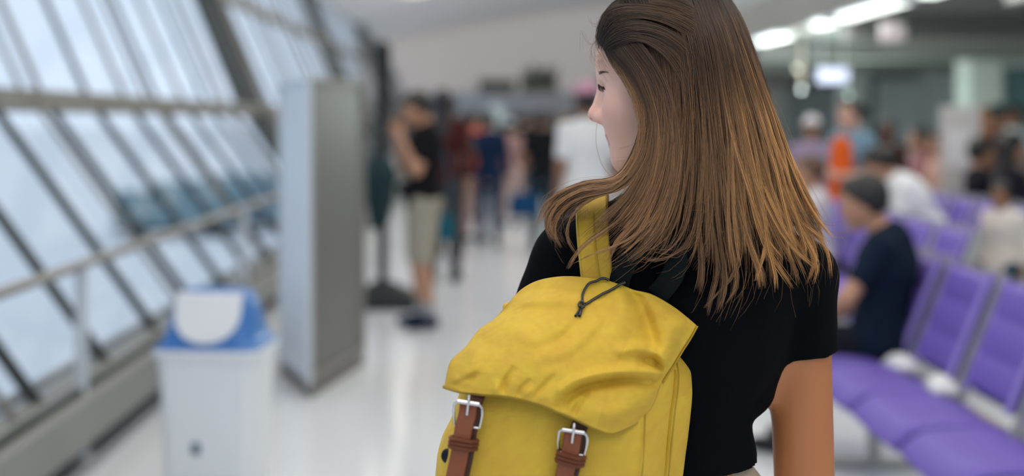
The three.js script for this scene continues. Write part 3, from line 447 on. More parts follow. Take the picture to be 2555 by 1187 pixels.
{
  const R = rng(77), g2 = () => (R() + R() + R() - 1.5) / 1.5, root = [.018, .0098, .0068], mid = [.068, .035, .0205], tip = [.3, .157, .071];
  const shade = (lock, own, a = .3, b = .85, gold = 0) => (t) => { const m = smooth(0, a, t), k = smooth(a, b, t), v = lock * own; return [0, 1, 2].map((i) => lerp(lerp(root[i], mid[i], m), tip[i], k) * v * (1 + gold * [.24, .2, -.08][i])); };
  const SEG = 24;
  for (let L = 0; L < 315; L++) {
    const free = L > 205;                                                    // the later locks lie on top and fall more freely
    let s0 = R() * 14; if (L % 9 === 0) s0 = R() * 1.1; if (s0 > 1.12 && s0 < 1.95 && R() < .8) s0 = R() < .5 ? R() * 1.1 : 2 + R() * 12;
    const calm = s0 < 2 ? .45 : 1, w0 = free ? -.12 * R() : Math.pow(R(), 1.2), len = s0 < 2 ? .88 + .14 * R() : (free ? .8 : .66) + (free ? .21 : .26) * R(), ph = R() * 6.3, fr = 1.4 + R() * 2.6, am = calm * (free ? .008 + .016 * R() : .003 + .009 * R()), ap = .002 + .007 * R(), spread = free ? .1 + .22 * R() : .25 + .35 * R(), curl = calm * (R() - .5) * (free ? .06 : .03), count = free ? 18 + Math.floor(R() * 26) : 20 + Math.floor(R() * 12);
    const tone = free ? .62 + .75 * R() + (R() < .25 ? .35 : 0) : .22 + .75 * R() * R(), drift = calm * calm * (R() - .5) * (free ? 1.7 : .5), warm = 1 + .3 * smooth(8.5, 12, s0) - .58 * smooth(3.2, 4.8, s0) * (1 - smooth(7, 9, s0)), e1 = .16 + R() * .2, e2 = free || calm < 1 ? .6 + R() * .28 : .8 + R() * .5, cling = free ? .35 + .4 * R() : .25;
    for (let q = 0; q < count; q++) {
      const ds = g2() * spread, dd = R() * .006, own = .62 + .76 * R(), ll = len * (1 - .16 * R() * R()), j = g2() * .004, jp = R() * 6, w = .0002 + .0002 * R(), pts = [];
      for (let i = 0; i <= SEG; i++) {
        const t = i / SEG * ll, cl = 1 - cling * smooth(.3, .8, t) - (.85 - cling) * .35 * smooth(.86, 1, t), p = between(GUIDES, clamp(s0 + ds * cl + drift * smooth(.25, 1, t), 0, 14), t), wv = Math.pow(t, 1.5);
        p.x += am * wv * Math.sin(ph + fr * t * 2) + curl * smooth(.7, 1, t) * smooth(.7, 1, t) + j * wv; p.y += j * .6 * wv + Math.abs(curl) * .3 * smooth(.8, 1, t); p.z -= w0 * lerp(.004, .03, smooth(.0, .6, t)) + dd - ap * wv * Math.sin(ph * 2 + fr * 1.7 * t) - .0012 * Math.sin(jp + 9 * t);
        pts.push(p);
      }
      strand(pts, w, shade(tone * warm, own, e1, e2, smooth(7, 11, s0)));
    }
  }
  for (let L = 0; L < 64; L++) {
    const s0 = R() * 4, tone = .55 + .7 * R(), ph = R() * 6, am = .004 * R();
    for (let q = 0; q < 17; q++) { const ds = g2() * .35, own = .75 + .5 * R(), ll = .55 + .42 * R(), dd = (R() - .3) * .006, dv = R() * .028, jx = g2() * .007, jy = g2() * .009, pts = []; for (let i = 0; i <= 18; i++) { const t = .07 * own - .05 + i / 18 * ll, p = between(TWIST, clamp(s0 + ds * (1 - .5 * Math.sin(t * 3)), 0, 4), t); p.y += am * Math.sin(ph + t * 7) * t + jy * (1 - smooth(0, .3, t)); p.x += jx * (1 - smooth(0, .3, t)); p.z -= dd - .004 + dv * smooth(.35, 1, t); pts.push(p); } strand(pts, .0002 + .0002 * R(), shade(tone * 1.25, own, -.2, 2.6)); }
  }
  for (let L = 0; L < 84; L++) {
    const s0 = R() * 4, tone = .35 + 1.0 * R() * R(), ph = R() * 6, am = .006 * R();
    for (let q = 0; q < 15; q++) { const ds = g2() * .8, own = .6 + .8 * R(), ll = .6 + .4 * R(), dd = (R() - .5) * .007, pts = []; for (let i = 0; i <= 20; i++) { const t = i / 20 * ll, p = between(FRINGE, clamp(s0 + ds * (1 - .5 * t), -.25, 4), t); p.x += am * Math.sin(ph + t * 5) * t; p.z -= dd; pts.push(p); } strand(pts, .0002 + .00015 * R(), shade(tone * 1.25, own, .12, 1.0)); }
  }
  for (let q = 0; q < 210; q++) {                                            // stray hairs along the temple and cheek
    const s0 = -.75 + R() * 1.3, ll = .4 + .6 * R(), o = V(-.012 * R(), (R() - .5) * .012, .004 * R()), pts = []; for (let i = 0; i <= 20; i++) { const t = i / 20 * ll, p = between(FRINGE, s0, t); pts.push(p.addScaledVector(o, Math.sin(Math.PI * Math.min(1, t * 1.1)) * R() * .15 + smooth(0, .7, t))); } strand(new THREE.CatmullRomCurve3(pts.filter((_, i) => i % 4 === 0)).getPoints(20), .00012, shade(1.2, .7 + .6 * R(), .0, .9));
  }
  // loose single hairs
  for (let q = 0; q < 420; q++) {
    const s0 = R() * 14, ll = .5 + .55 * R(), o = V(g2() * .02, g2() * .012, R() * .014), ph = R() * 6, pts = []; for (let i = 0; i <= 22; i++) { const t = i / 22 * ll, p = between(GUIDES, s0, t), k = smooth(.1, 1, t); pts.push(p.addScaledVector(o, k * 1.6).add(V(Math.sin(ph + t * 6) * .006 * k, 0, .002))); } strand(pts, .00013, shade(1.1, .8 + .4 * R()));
  }
  for (let q = 0; q < 130; q++) {                                            // fine baby hair along the forehead
    const y0 = 40 + R() * 115, x0 = 1497 - 6 * Math.sin((y0 - 40) / 40) + R() * 10, a = R() * 1.2, l = 18 + 46 * R(), P = [[x0, y0, 1.545], [x0 - l * .3 * (1 - a), y0 + l * .1, 1.535], [x0 - l * .25 * (1 - a) + l * .2 * a, y0 + l * .55, 1.53], [x0 + l * .5 * a, y0 + l, 1.52]];
    strand(new THREE.CatmullRomCurve3(P.map(([x, y, d]) => wat(x, y, d + (R() - .5) * .03))).getPoints(14), .0001, shade(1.1, .7 + .6 * R(), -1, .8));
  }
  const wisp = (pts, n, sp) => { for (let q = 0; q < n; q++) { const o = V(g2() * sp, g2() * sp, g2() * sp), c = new THREE.CatmullRomCurve3(pts.map(([x, y, d], i) => wat(x, y, d).addScaledVector(o, i / pts.length + .15))).getPoints(22); strand(c, .00011, shade(1, .8 + .4 * R(), -1, .6)); } };
  wisp([[1512, 250, 1.64], [1492, 296, 1.62], [1487, 350, 1.6], [1498, 402, 1.57], [1530, 450, 1.5]], 5, .002);
  wisp([[1500, 100, 1.52], [1470, 110, 1.51], [1452, 80, 1.51], [1450, 130, 1.51]], 3, .008); wisp([[1502, 90, 1.53], [1476, 120, 1.515], [1478, 150, 1.51], [1500, 172, 1.5]], 9, .012); wisp([[1505, 60, 1.53], [1478, 60, 1.52], [1472, 45, 1.52]], 4, .01);
  wisp([[1618, 320, 1.452], [1600, 345, 1.45], [1570, 365, 1.455], [1545, 372, 1.465]], 3, .006); wisp([[1616, 370, 1.46], [1585, 395, 1.458], [1540, 405, 1.465]], 5, .01); wisp([[1420, 478, 1.46], [1370, 500, 1.46], [1335, 560, 1.46], [1322, 600, 1.46]], 4, .01); wisp([[2040, 560, 1.48], [2078, 590, 1.48], [2108, 592, 1.48]], 5, .012); wisp([[2020, 540, 1.48], [2070, 560, 1.48], [2100, 556, 1.48]], 4, .012);
  for (let k = 0; k < 26; k++) { const x = 1560 + R() * 450, y = 470 + R() * 130; wisp([[x, y, 1.44], [x + 40 * g2(), y + 30, 1.425], [x + 90 * g2(), y + 60 * R(), 1.425]], 1, .01); }
  const g = new THREE.BufferGeometry(); g.setAttribute('position', new THREE.Float32BufferAttribute(HP, 3)); g.setAttribute('normal', new THREE.Float32BufferAttribute(HN, 3)); g.setAttribute('color', new THREE.Float32BufferAttribute(HC, 3)); g.setIndex(HI);
  part('hair', g, new THREE.MeshPhysicalMaterial({ color: 0xffffff, vertexColors: true, roughness: .42, specularIntensity: .7, side: THREE.DoubleSide }), woman).userData.kind = 'stuff';
  // the dense hair underneath and the crown
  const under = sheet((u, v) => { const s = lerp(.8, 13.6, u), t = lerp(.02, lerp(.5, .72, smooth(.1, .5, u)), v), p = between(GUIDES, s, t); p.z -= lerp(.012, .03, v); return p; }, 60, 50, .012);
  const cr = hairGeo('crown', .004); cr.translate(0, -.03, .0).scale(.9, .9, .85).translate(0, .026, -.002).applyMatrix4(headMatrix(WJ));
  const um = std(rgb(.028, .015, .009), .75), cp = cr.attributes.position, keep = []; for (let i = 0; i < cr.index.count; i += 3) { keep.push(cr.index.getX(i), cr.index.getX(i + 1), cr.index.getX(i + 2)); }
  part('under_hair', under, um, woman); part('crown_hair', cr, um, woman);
}
// ---------- yellow backpack ----------
const BP = at(1420, 1000, 1.40);
const bag = thing('backpack', 'yellow fabric backpack with flap and two brown leather buckle straps on the woman\'s back', 'backpack', BP.x, BP.y, BP.z);
{
  const A = (px, py, d) => at(px, py, d).sub(BP);
  const weave = canvasTexture(256, 256, (x, y) => { const v = 128 + 50 * Math.sin(x * Math.PI / 2) + 50 * Math.sin(y * Math.PI / 2) + 50 * noise(x * .15, y * .15, 3); return [v, v, v]; }, false);
  weave.repeat.set(14, 14);
  const blot = canvasTexture(256, 256, (x, y) => { const w = (s, k) => noise(x * s, y * s, k) * (1 - smooth(200, 256, x)) + noise((x - 256) * s, y * s, k) * smooth(200, 256, x), v = .97 + .02 * noise(x / 32, y / 32, 1) + .015 * noise(x / 8, y / 8, 2); return [226 * v, 192 * v * v, 60 * v]; });
  blot.repeat.set(4, 4);
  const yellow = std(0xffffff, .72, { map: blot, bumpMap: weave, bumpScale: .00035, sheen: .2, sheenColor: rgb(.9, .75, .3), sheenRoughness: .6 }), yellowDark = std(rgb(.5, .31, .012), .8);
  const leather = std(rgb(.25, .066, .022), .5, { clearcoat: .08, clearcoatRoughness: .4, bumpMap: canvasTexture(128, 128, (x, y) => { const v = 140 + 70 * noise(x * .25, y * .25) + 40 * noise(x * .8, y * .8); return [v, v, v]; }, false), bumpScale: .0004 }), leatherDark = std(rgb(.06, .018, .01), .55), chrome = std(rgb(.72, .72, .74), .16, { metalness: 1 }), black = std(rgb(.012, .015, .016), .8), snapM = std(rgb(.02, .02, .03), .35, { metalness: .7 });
  leather.bumpMap.repeat.set(30, 30);
  const curve = (P) => { const c = new THREE.CatmullRomCurve3(P.map(([x, y, d]) => V(x, y, d * 1000))); const L = c.getSpacedPoints(80); return (t) => { const q = clamp(t) * 80, i = Math.min(79, Math.floor(q)); return L[i].clone().lerp(L[i + 1], q - i); }; };
  const top = curve([[1263, 762, 1.43], [1300, 722, 1.45], [1340, 700, 1.455], [1400, 689, 1.458], [1460, 691, 1.458], [1515, 699, 1.455], [1560, 714, 1.45], [1580, 722, 1.449], [1625, 733, 1.446], [1680, 764, 1.442], [1715, 791, 1.437], [1738, 811, 1.434]]);
  const left = curve([[1263, 762, 1.43], [1232, 796, 1.422], [1197, 820, 1.413], [1160, 866, 1.4], [1124, 901, 1.39], [1113, 940, 1.382], [1109, 966, 1.378]]);
  const bot = curve([[1109, 966, 1.378], [1143, 976, 1.352], [1198, 983, 1.337], [1258, 987, 1.328], [1337, 1005, 1.32], [1429, 1042, 1.317], [1493, 1072, 1.32], [1525, 1081, 1.326], [1565, 1068, 1.342], [1608, 1042, 1.372]]);
  const right = curve([[1738, 811, 1.434], [1722, 840, 1.431], [1704, 868, 1.426], [1676, 914, 1.41], [1660, 938, 1.4], [1648, 960, 1.39], [1631, 1008, 1.38], [1608, 1042, 1.372]]);
  const tl = top(0), tr = top(1), bl = bot(0), br = bot(1);
  // folds of the cloth: [polyline, half width in px, depth in mm (towards the viewer)]
  const FOLDS = [
    [[[1664, 936], [1610, 929], [1550, 928], [1490, 936], [1440, 950], [1402, 972]], 14, 11], [[[1650, 956], [1590, 948], [1530, 950], [1470, 962], [1425, 985], [1398, 1012]], 15, -12], [[[1662, 925], [1632, 905], [1602, 897]], 12, -13], [[[1666, 908], [1634, 878], [1596, 868], [1550, 876]], 15, 10], [[[1600, 1010], [1540, 1030], [1480, 1030]], 30, 7],
    [[[1576, 722], [1600, 770], [1622, 830], [1632, 880]], 19, -13], [[[1556, 716], [1548, 790], [1545, 850]], 32, 6], [[[1690, 800], [1668, 850], [1650, 900]], 24, 9], [[[1640, 745], [1662, 800]], 20, 4],
    [[[1118, 935], [1150, 950], [1175, 925], [1190, 880]], 13, 4], [[[1135, 960], [1165, 945], [1190, 935]], 9, -4], [[[1255, 985], [1262, 950], [1280, 920]], 7, -4], [[[1232, 984], [1240, 955]], 8, 3], [[[1290, 990], [1300, 970], [1320, 950]], 6, -2.5], [[[1330, 1000], [1345, 975], [1380, 940]], 7, -3], [[[1310, 990], [1328, 965]], 7, 2.5], [[[1430, 1040], [1440, 1010], [1465, 985]], 7, -3.5], [[[1398, 1025], [1404, 1000]], 8, 3],
    [[[1220, 800], [1260, 780], [1320, 770], [1400, 775]], 16, -3], [[[1300, 730], [1360, 722], [1430, 730], [1500, 722]], 14, -3], [[[1290, 760], [1360, 745], [1440, 750]], 14, 3], [[[1240, 790], [1300, 830], [1350, 870]], 20, 2.5], [[[1330, 870], [1390, 850], [1430, 830]], 14, -3], [[[1350, 895], [1410, 875], [1470, 830], [1500, 790]], 16, 3], [[[1190, 850], [1230, 860], [1290, 900]], 20, -2.5], [[[1400, 840], [1440, 800], [1455, 770]], 10, -1.5]];
  const segs = FOLDS.map(([P, w, a]) => { const c = new THREE.CatmullRomCurve3(P.map(([x, y]) => V(x, y, 0))).getPoints(18); return [c, w, a]; });
  const fold = (x, y) => { let d = 0; for (const [c, w, a] of segs) { let m = 1e9, at_ = 0; for (let i = 0; i < c.length - 1; i++) { const ex = c[i + 1].x - c[i].x, ey = c[i + 1].y - c[i].y, h = clamp(((x - c[i].x) * ex + (y - c[i].y) * ey) / (ex * ex + ey * ey)), q = (c[i].x + ex * h - x) ** 2 + (c[i].y + ey * h - y) ** 2; if (q < m) { m = q; at_ = (i + h) / (c.length - 1); } } if (m < w * w * 9) d += 1.35 * a * Math.exp(-m / (w * w)) * (.25 + .75 * Math.pow(Math.sin(Math.PI * clamp(at_ * .9 + .05)), .6)); } return d + noise(x / 38, y / 30, 5) * 1.6 + noise(x / 16, y / 19, 9) * .35; };
  const flapPx = (u, v) => {
    const T = top(u), B = bot(u), L = left(v), Rr = right(v), q = T.clone().multiplyScalar(1 - v).addScaledVector(B, v).add(L.clone().multiplyScalar(1 - u)).addScaledVector(Rr, u);
    for (const [c, w] of [[tl, (1 - u) * (1 - v)], [tr, u * (1 - v)], [bl, (1 - u) * v], [br, u * v]]) q.addScaledVector(c, -w);
    q.z -= 34 * Math.pow(Math.sin(Math.PI * clamp(v * .92 + .04)), .8) * Math.pow(Math.sin(Math.PI * clamp(u * .96 + .02)), .55); return q;
  };
  const NU = 120, NV = 100; let GR = []; for (let j = 0; j <= NV; j++) for (let i = 0; i <= NU; i++) GR.push(flapPx(i / NU, j / NV));
  for (let it = 0; it < 160; it++) { const H = GR.map((p) => p.clone()); for (let j = 1; j < NV; j++) for (let i = 1; i < NU; i++) { const o = j * (NU + 1) + i; H[o].copy(GR[o - 1]).add(GR[o + 1]).add(GR[o - NU - 1]).add(GR[o + NU + 1]).multiplyScalar(.25); H[o].z = lerp(H[o].z, GR[o].z, .0) - .012 * 1; } GR = H; }
  const flapAt = (u, v) => { const x = u * NU, y = v * NV, i = Math.min(NU - 1, Math.floor(x)), j = Math.min(NV - 1, Math.floor(y)), a = x - i, b = y - j, o = j * (NU + 1) + i; return GR[o].clone().multiplyScalar((1 - a) * (1 - b)).addScaledVector(GR[o + 1], a * (1 - b)).addScaledVector(GR[o + NU + 1], (1 - a) * b).addScaledVector(GR[o + NU + 2], a * b); };
  part('flap', sheet((u, v) => { const q = flapAt(u, v), e = smooth(0, .05, u) * smooth(0, .05, 1 - u) * smooth(0, .04, v) * (.4 + .6 * smooth(0, .05, 1 - v)); return A(q.x, q.y, (q.z - fold(q.x, q.y) * e) / 1000); }, 190, 150, .0032, .34, .3), yellow, bag);
  // stitched hem along the front edge, gusset at the right corner
  part('flap_hem', tube(Array.from({ length: 40 }, (_, i) => { const q = bot(i / 39); return A(q.x, q.y - 1.5, q.z / 1000 + .001); }), .0026, 120, 8), yellow, bag);
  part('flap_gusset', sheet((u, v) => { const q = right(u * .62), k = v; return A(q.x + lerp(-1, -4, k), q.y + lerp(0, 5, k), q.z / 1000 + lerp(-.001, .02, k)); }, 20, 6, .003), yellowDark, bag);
  // main compartment: rows of [y, left, front right seam, right back, front depth]
  const ROWS = [[742, 1375, 1560, 1650, 1.452], [800, 1268, 1612, 1690, 1.412], [870, 1182, 1640, 1704, 1.385], [930, 1154, 1638, 1724, 1.366], [980, 1147, 1624, 1727, 1.354], [1040, 1128, 1610, 1722, 1.345], [1086, 1105, 1608, 1717, 1.341], [1130, 1093, 1606, 1711, 1.338], [1187, 1087, 1602, 1704, 1.336], [1280, 1084, 1592, 1692, 1.336], [1380, 1092, 1576, 1672, 1.342], [1440, 1112, 1560, 1655, 1.354], [1474, 1150, 1535, 1630, 1.38]];
  const RC = [0, 1, 2, 3, 4].map((k) => new THREE.CatmullRomCurve3(ROWS.map((r) => V(r[k], 0, k === 4 ? r[k] * 1000 : 0)))), rowAt = (t) => RC.map((c, k) => { const p = c.getPoint(t); return k === 4 ? p.z / 1000 : p.x; });
  const ring = (t) => { const [y, l, f, r, d] = rowAt(t), P = [[l + 26, 1.452], [l + 2, 1.436], [l, 1.412], [l + 8, d + .03], [l + 34, d + .009], [l + 90, d + .002], [lerp(l, f, .5), d - .004], [f - 70, d + .004], [f - 14, d + .014], [f, d + .024], [lerp(f, r, .35), d + .042], [lerp(f, r, .62), d + .064], [lerp(f, r, .92), d + .082], [r, d + .093], [r - 8, d + .105], [lerp(l, r, .8), 1.455], [lerp(l, r, .4), 1.458]];
    return new THREE.CatmullRomCurve3(P.map(([x, e]) => A(x, y, e)), true).getPoints(96).slice(0, 96); };
  const rings = Array.from({ length: 80 }, (_, i) => ring(i / 79).map((p, k) => { const n = noise(p.x * 22, p.y * 16, 4) * .0022 + noise(p.x * 60 + p.y * 20, p.y * 40, 8) * .0007; return p.add(V(0, 0, n)); }));
  part('compartment', loft(rings.reverse()), yellow, bag);
  const seam = (fn, a, b, r, m, nm) => part(nm, tube(Array.from({ length: 24 }, (_, i) => { const [y, l, f, rr, d] = rowAt(lerp(a, b, i / 23)); return fn(y, l, f, rr, d); }), r, 90, 6), m, bag);
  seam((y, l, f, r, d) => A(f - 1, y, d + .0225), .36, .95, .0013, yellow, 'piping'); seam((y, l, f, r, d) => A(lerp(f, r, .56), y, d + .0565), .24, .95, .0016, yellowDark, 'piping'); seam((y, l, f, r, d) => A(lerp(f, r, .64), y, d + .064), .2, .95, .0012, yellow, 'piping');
  // shoulder strap over her left shoulder and back under the arm
  const strapC = [A(1492, 706, 1.462), A(1486, 650, 1.468), A(1480, 590, 1.472), A(1477, 540, 1.488), A(1477, 505, 1.515), A(1478, 484, 1.56), A(1482, 496, 1.61), A(1482, 560, 1.655), A(1472, 680, 1.672), A(1425, 850, 1.675), A(1400, 1050, 1.662), A(1330, 1230, 1.62), A(1240, 1330, 1.53), A(1180, 1370, 1.46)];
  part('shoulder_strap', ribbon(strapC, .04, .009, (t) => t < .5 ? V(0, Math.sin(Math.min(1, t / .42) * Math.PI) * 1.2, Math.cos(t / .42 * Math.PI * .9)) : V(-.5 * (t - .5) * 2, 0, -1), 90, (t) => 1 - .3 * smooth(.5, .75, t)), yellow, bag);
  part('strap_seam', tube([A(1496, 690, 1.457), A(1489, 640, 1.461), A(1484, 590, 1.4655), A(1481, 540, 1.481), A(1478, 508, 1.508)], .0009, 40, 5), yellowDark, bag);
  part('grab_handle', ribbon([A(1542, 716, 1.452), A(1548, 690, 1.448), A(1560, 660, 1.445), A(1590, 618, 1.442), A(1645, 604, 1.44), A(1684, 630, 1.438), A(1682, 676, 1.438), A(1660, 712, 1.442), A(1636, 738, 1.45)], .027, .0025, (t) => V(-.55 + .2 * t, .15, 1), 60), std(rgb(.005, .009, .011), .9, { bumpMap: weave, bumpScale: .0005, specularIntensity: .3 }), bag);
  // draw cord with its knot
  const cordTex = canvasTexture(32, 32, (x, y) => { const k = (x + y) % 16, j = (x - y + 64) % 16; return k < 3 && j < 9 ? [205, 205, 195] : [14, 14, 16]; }); cordTex.repeat.set(2, 1);
  const cordM = std(0xffffff, .8, { map: cordTex });
  const fd = (x, y, o) => { let bd = 1e9, best = null; for (let v = 0; v <= 1; v += .02) for (let u = 0; u <= 1; u += .02) { const q = flapAt(u, v), e = (q.x - x) ** 2 + (q.y - y) ** 2; if (e < bd) { bd = e; best = q; } } return A(x, y, (best.z - fold(x, y)) / 1000 - o); };
  const cord = (P, nm) => { const c = tube(P, .00165, 70, 8), uv = c.attributes.uv; const L = new THREE.CatmullRomCurve3(P).getLength(); for (let i = 0; i < uv.count; i++) uv.setXY(i, uv.getX(i) * L / .0065, uv.getY(i)); return part(nm, c, cordM, bag); };
  cord([[1519, 699], [1512, 695], [1503, 694], [1487, 701], [1471, 706], [1461, 718], [1454, 733], [1453, 746], [1455, 757]].map(([x, y]) => fd(x, y, .0045)), 'draw_cord');
  cord([[1560, 704], [1546, 710], [1531, 719], [1518, 726], [1505, 732], [1481, 746], [1467, 755], [1456, 760]].map(([x, y]) => fd(x, Math.max(y, 712), .0045).add(V(0, (Math.max(y, 712) - y) * .00047, 0))), 'draw_cord');
  cord([[1451, 752], [1458, 757], [1456, 765], [1447, 766], [1445, 757], [1452, 752], [1457, 760], [1449, 768]].map(([x, y], i) => fd(x, y, .0045 + (i % 2) * .003)), 'knot'); cord([[1449, 766], [1443, 777], [1436, 788]].map(([x, y]) => fd(x, y, .004)), 'cord_end'); cord([[1452, 766], [1449, 778], [1446, 788]].map(([x, y]) => fd(x, y, .004)), 'cord_end');
  // leather straps with buckles
  function buckleStrap(P, D, topP, keeperT, wpx) {
    const S = thing; const w = wpx / 2240, c = P.map(([x, y], i) => A(x, y, D[i])), g = new THREE.Group(); g.name = 'buckle_strap' + (bag.children.some((q) => q.name === 'buckle_strap') ? '_001' : ''); bag.add(g); g.userData.label = 'brown leather strap with a chrome buckle';
    const face = V(-.12, .05, 1), dir = c[1].clone().sub(c[0]).normalize(), side = face.clone().cross(dir).normalize().negate(), n = side.clone().cross(dir).normalize(); if (n.z < 0) n.negate(); if (side.x < 0) side.negate();
    part('strap', ribbon(c, w, .0034, face, 40), leather, g);
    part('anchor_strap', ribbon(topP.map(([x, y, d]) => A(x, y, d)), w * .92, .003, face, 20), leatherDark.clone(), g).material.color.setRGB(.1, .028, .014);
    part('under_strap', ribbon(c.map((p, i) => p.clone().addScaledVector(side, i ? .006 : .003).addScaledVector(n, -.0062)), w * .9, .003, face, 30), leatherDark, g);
    const o = c[0].clone().addScaledVector(n, .003), hw = w * .6, q = (a, b, e) => o.clone().addScaledVector(side, a).addScaledVector(dir, b).addScaledVector(n, e);
    const B = [rod(q(-hw, 0, .0012), q(hw, 0, .0012), .0026)];
    B.push(tube([q(hw * .95, -.0002, .001), q(hw + .003, .003, .0005), q(hw + .0042, .009, -.001), q(hw + .0036, .018, -.005), q(hw + .0024, .026, -.008)], .00155, 24, 8), tube([q(-hw * .95, -.0002, .001), q(-hw - .003, .003, .0005), q(-hw - .0034, .009, -.001), q(-hw - .0026, .018, -.005), q(-hw - .001, .026, -.008)], .00155, 24, 8), rod(q(-hw, .0265, -.0082), q(hw + .002, .0265, -.0082), .0015));
    part('buckle', join(...B), chrome, g);
    part('prong', tube([q(.0, -.0085, .0026), q(.0004, -.0035, .0048), q(.0003, .001, .0046), q(0, .007, .0022), q(0, .013, .0008)], .00155, 20, 8), chrome, g);
    const kc = new THREE.CatmullRomCurve3(c), kp = kc.getPoint(keeperT), kt = kc.getTangent(keeperT), ks = face.clone().cross(kt).normalize().negate(); if (ks.x < 0) ks.negate(); const kn = ks.clone().cross(kt).normalize(); if (kn.z < 0) kn.negate();
    const K = (dt) => { const r = w / 2 + .0022; return [[-r, -.006], [-r, .001], [-r * .9, .0044], [0, .0054], [r * .9, .0044], [r, .001], [r + .004, -.004], [r + .004, -.0085], [0, -.01]].map(([a, e]) => kp.clone().addScaledVector(ks, a).addScaledVector(kn, e).addScaledVector(kt, dt)); };
    const kg = []; for (const dt of [-.0042, 0, .0042]) kg.push(tube(K(dt), .0024, 60, 8, true)); part('keeper', join(...kg), leather, g);
    for (let i = 0; i < 3; i++) { const p = kc.getPoint(.1 + i * .2); }
    return g;
  }
  buckleStrap([[1170, 1004], [1166, 1034], [1157, 1066], [1147, 1130], [1135, 1187], [1122, 1260], [1115, 1330]], [1.327, 1.3255, 1.324, 1.322, 1.322, 1.324, 1.33], [[1196, 968, 1.352], [1189, 988, 1.345], [1180, 1012, 1.341], [1172, 1040, 1.338]], .44, 45);
  buckleStrap([[1431, 1073], [1427, 1104], [1420, 1140], [1408, 1187], [1396, 1260], [1390, 1330]], [1.3195, 1.319, 1.319, 1.32, 1.322, 1.328], [[1456, 1038, 1.339], [1449, 1056, 1.334], [1440, 1080, 1.332], [1434, 1104, 1.331]], .42, 45);
  part('snap_button', new THREE.SphereGeometry(.0075, 20, 12).scale(1, 1.15, .4).translate(...A(1117, 1137, 1.353).toArray()), snapM, bag);
}
// ---------- swing bin ----------
{
  const b = thing('trash_bin', 'white plastic bin with a blue swing lid standing by the glass wall', 'bin', -1.095, 0, -4.78, -.1);
  const white = std(rgb(.78, .82, .86), .35), blue = std(rgb(.035, .17, .5), .35), sq = (w, d, y, r = .05) => roundRect(w, d, r, 6).map(([x, z]) => V(x, y, -z));
  part('body', loft([[.34, .28, 0, .04], [.345, .285, .02, .05], [.385, .32, .5, .055], [.40, .335, .575, .055], [.425, .36, .585, .06], [.43, .365, .61, .06], [.42, .355, .62, .06]].map(([w, d, y, r]) => sq(w, d, y, r))), white, b);
  part('lid', loft([[.425, .36, .6, .06], [.425, .36, .618, .06], [.385, .32, .63, .06], [.355, .29, .67, .07], [.325, .25, .75, .075], [.30, .2, .8, .07], [.265, .14, .826, .05], [.2, .07, .834, .03]].map(([w, d, y, r]) => sq(w, d, y, r))), blue, b);
  const sh = new THREE.Shape(); sh.moveTo(-.125, .19); sh.lineTo(.125, .19); sh.lineTo(.125, .12); sh.bezierCurveTo(.125, .04, .07, 0, 0, 0); sh.bezierCurveTo(-.07, 0, -.125, .04, -.125, .12); sh.lineTo(-.125, .19);
  const fl = new THREE.ExtrudeGeometry(sh, { depth: .012, bevelEnabled: true, bevelSize: .006, bevelThickness: .005, bevelSegments: 3, curveSegments: 16 }); fl.rotateX(-.36); fl.translate(0, .642, .15);
  part('swing_flap', fl, white, b);
  part('pedal', join(box(.05, .02, .07, -.045, .03, .16, .008), box(.03, .05, .02, -.045, .05, .145, .006)), std(rgb(.05, .12, .17), .5), b);
  part('latch', box(.032, .045, .016, -.035, .235, .152, .006), std(rgb(.04, .12, .16), .5), b);
}
// ---------- three-sided totem ----------
{
  const N = V(-.985, 0, -6.5), Rr = V(-.80, 0, -7.4), L = V(-1.27, 0, -7.2), c = V(-1.02, 0, -7.03);
  const t = thing('display_totem', 'tall grey and white display totem standing on the floor behind the bin', 'totem', c.x, 0, c.z), P = [N, Rr, L].map((p) => p.clone().sub(c));
  const prism = (k, y0, y1) => { const s = (y) => { const o = []; P.forEach((p, i) => { const a = P[(i + 2) % 3], b2 = P[(i + 1) % 3]; for (const e of [.06, .02, 0]) o.push(p.clone().lerp(a, e * .7)); for (const e of [.02, .06]) o.push(p.clone().lerp(b2, e * .7)); }); return o.map((p) => V(p.x * k, y, p.z * k)); }; return loft([s(y0), s(y0 + .004), s(y1 - .004), s(y1)]); };
  part('plinth', prism(1.04, 0, .05), MAT.kick, t); part('core', prism(.95, .05, 1.72), std(rgb(.3, .3, .28), .6), t);
  const side = (a, b, m, nm) => { const d = b.clone().sub(a), n = V(-d.z, 0, d.x).normalize(); if (n.dot(a) < 0) n.negate(); const q = (u, y, e) => a.clone().lerp(b, u).addScaledVector(n, e).setY(y); const g = sheet((u, v) => q(.02 + u * .96, lerp(1.72, .1, v), -.004), 2, 2, .012); part(nm, g, m, t); part('frame', join(bar(q(.01, .06, .004), q(.01, 1.73, .004), .025, .02), bar(q(.99, .06, .004), q(.99, 1.73, .004), .025, .02), bar(q(.01, 1.72, .004), q(.99, 1.72, .004), .02, .03), bar(q(.01, .1, .004), q(.99, .1, .004), .03, .04)), nm === 'white_panel' ? MAT.pale : MAT.frame, t); };
  side(P[0], P[1], std(rgb(.14, .137, .127), .45), 'grey_panel'); side(P[2], P[0], std(rgb(.72, .78, .85), .4), 'white_panel'); side(P[1], P[2], std(rgb(.4, .4, .4), .5), 'back_panel');
}
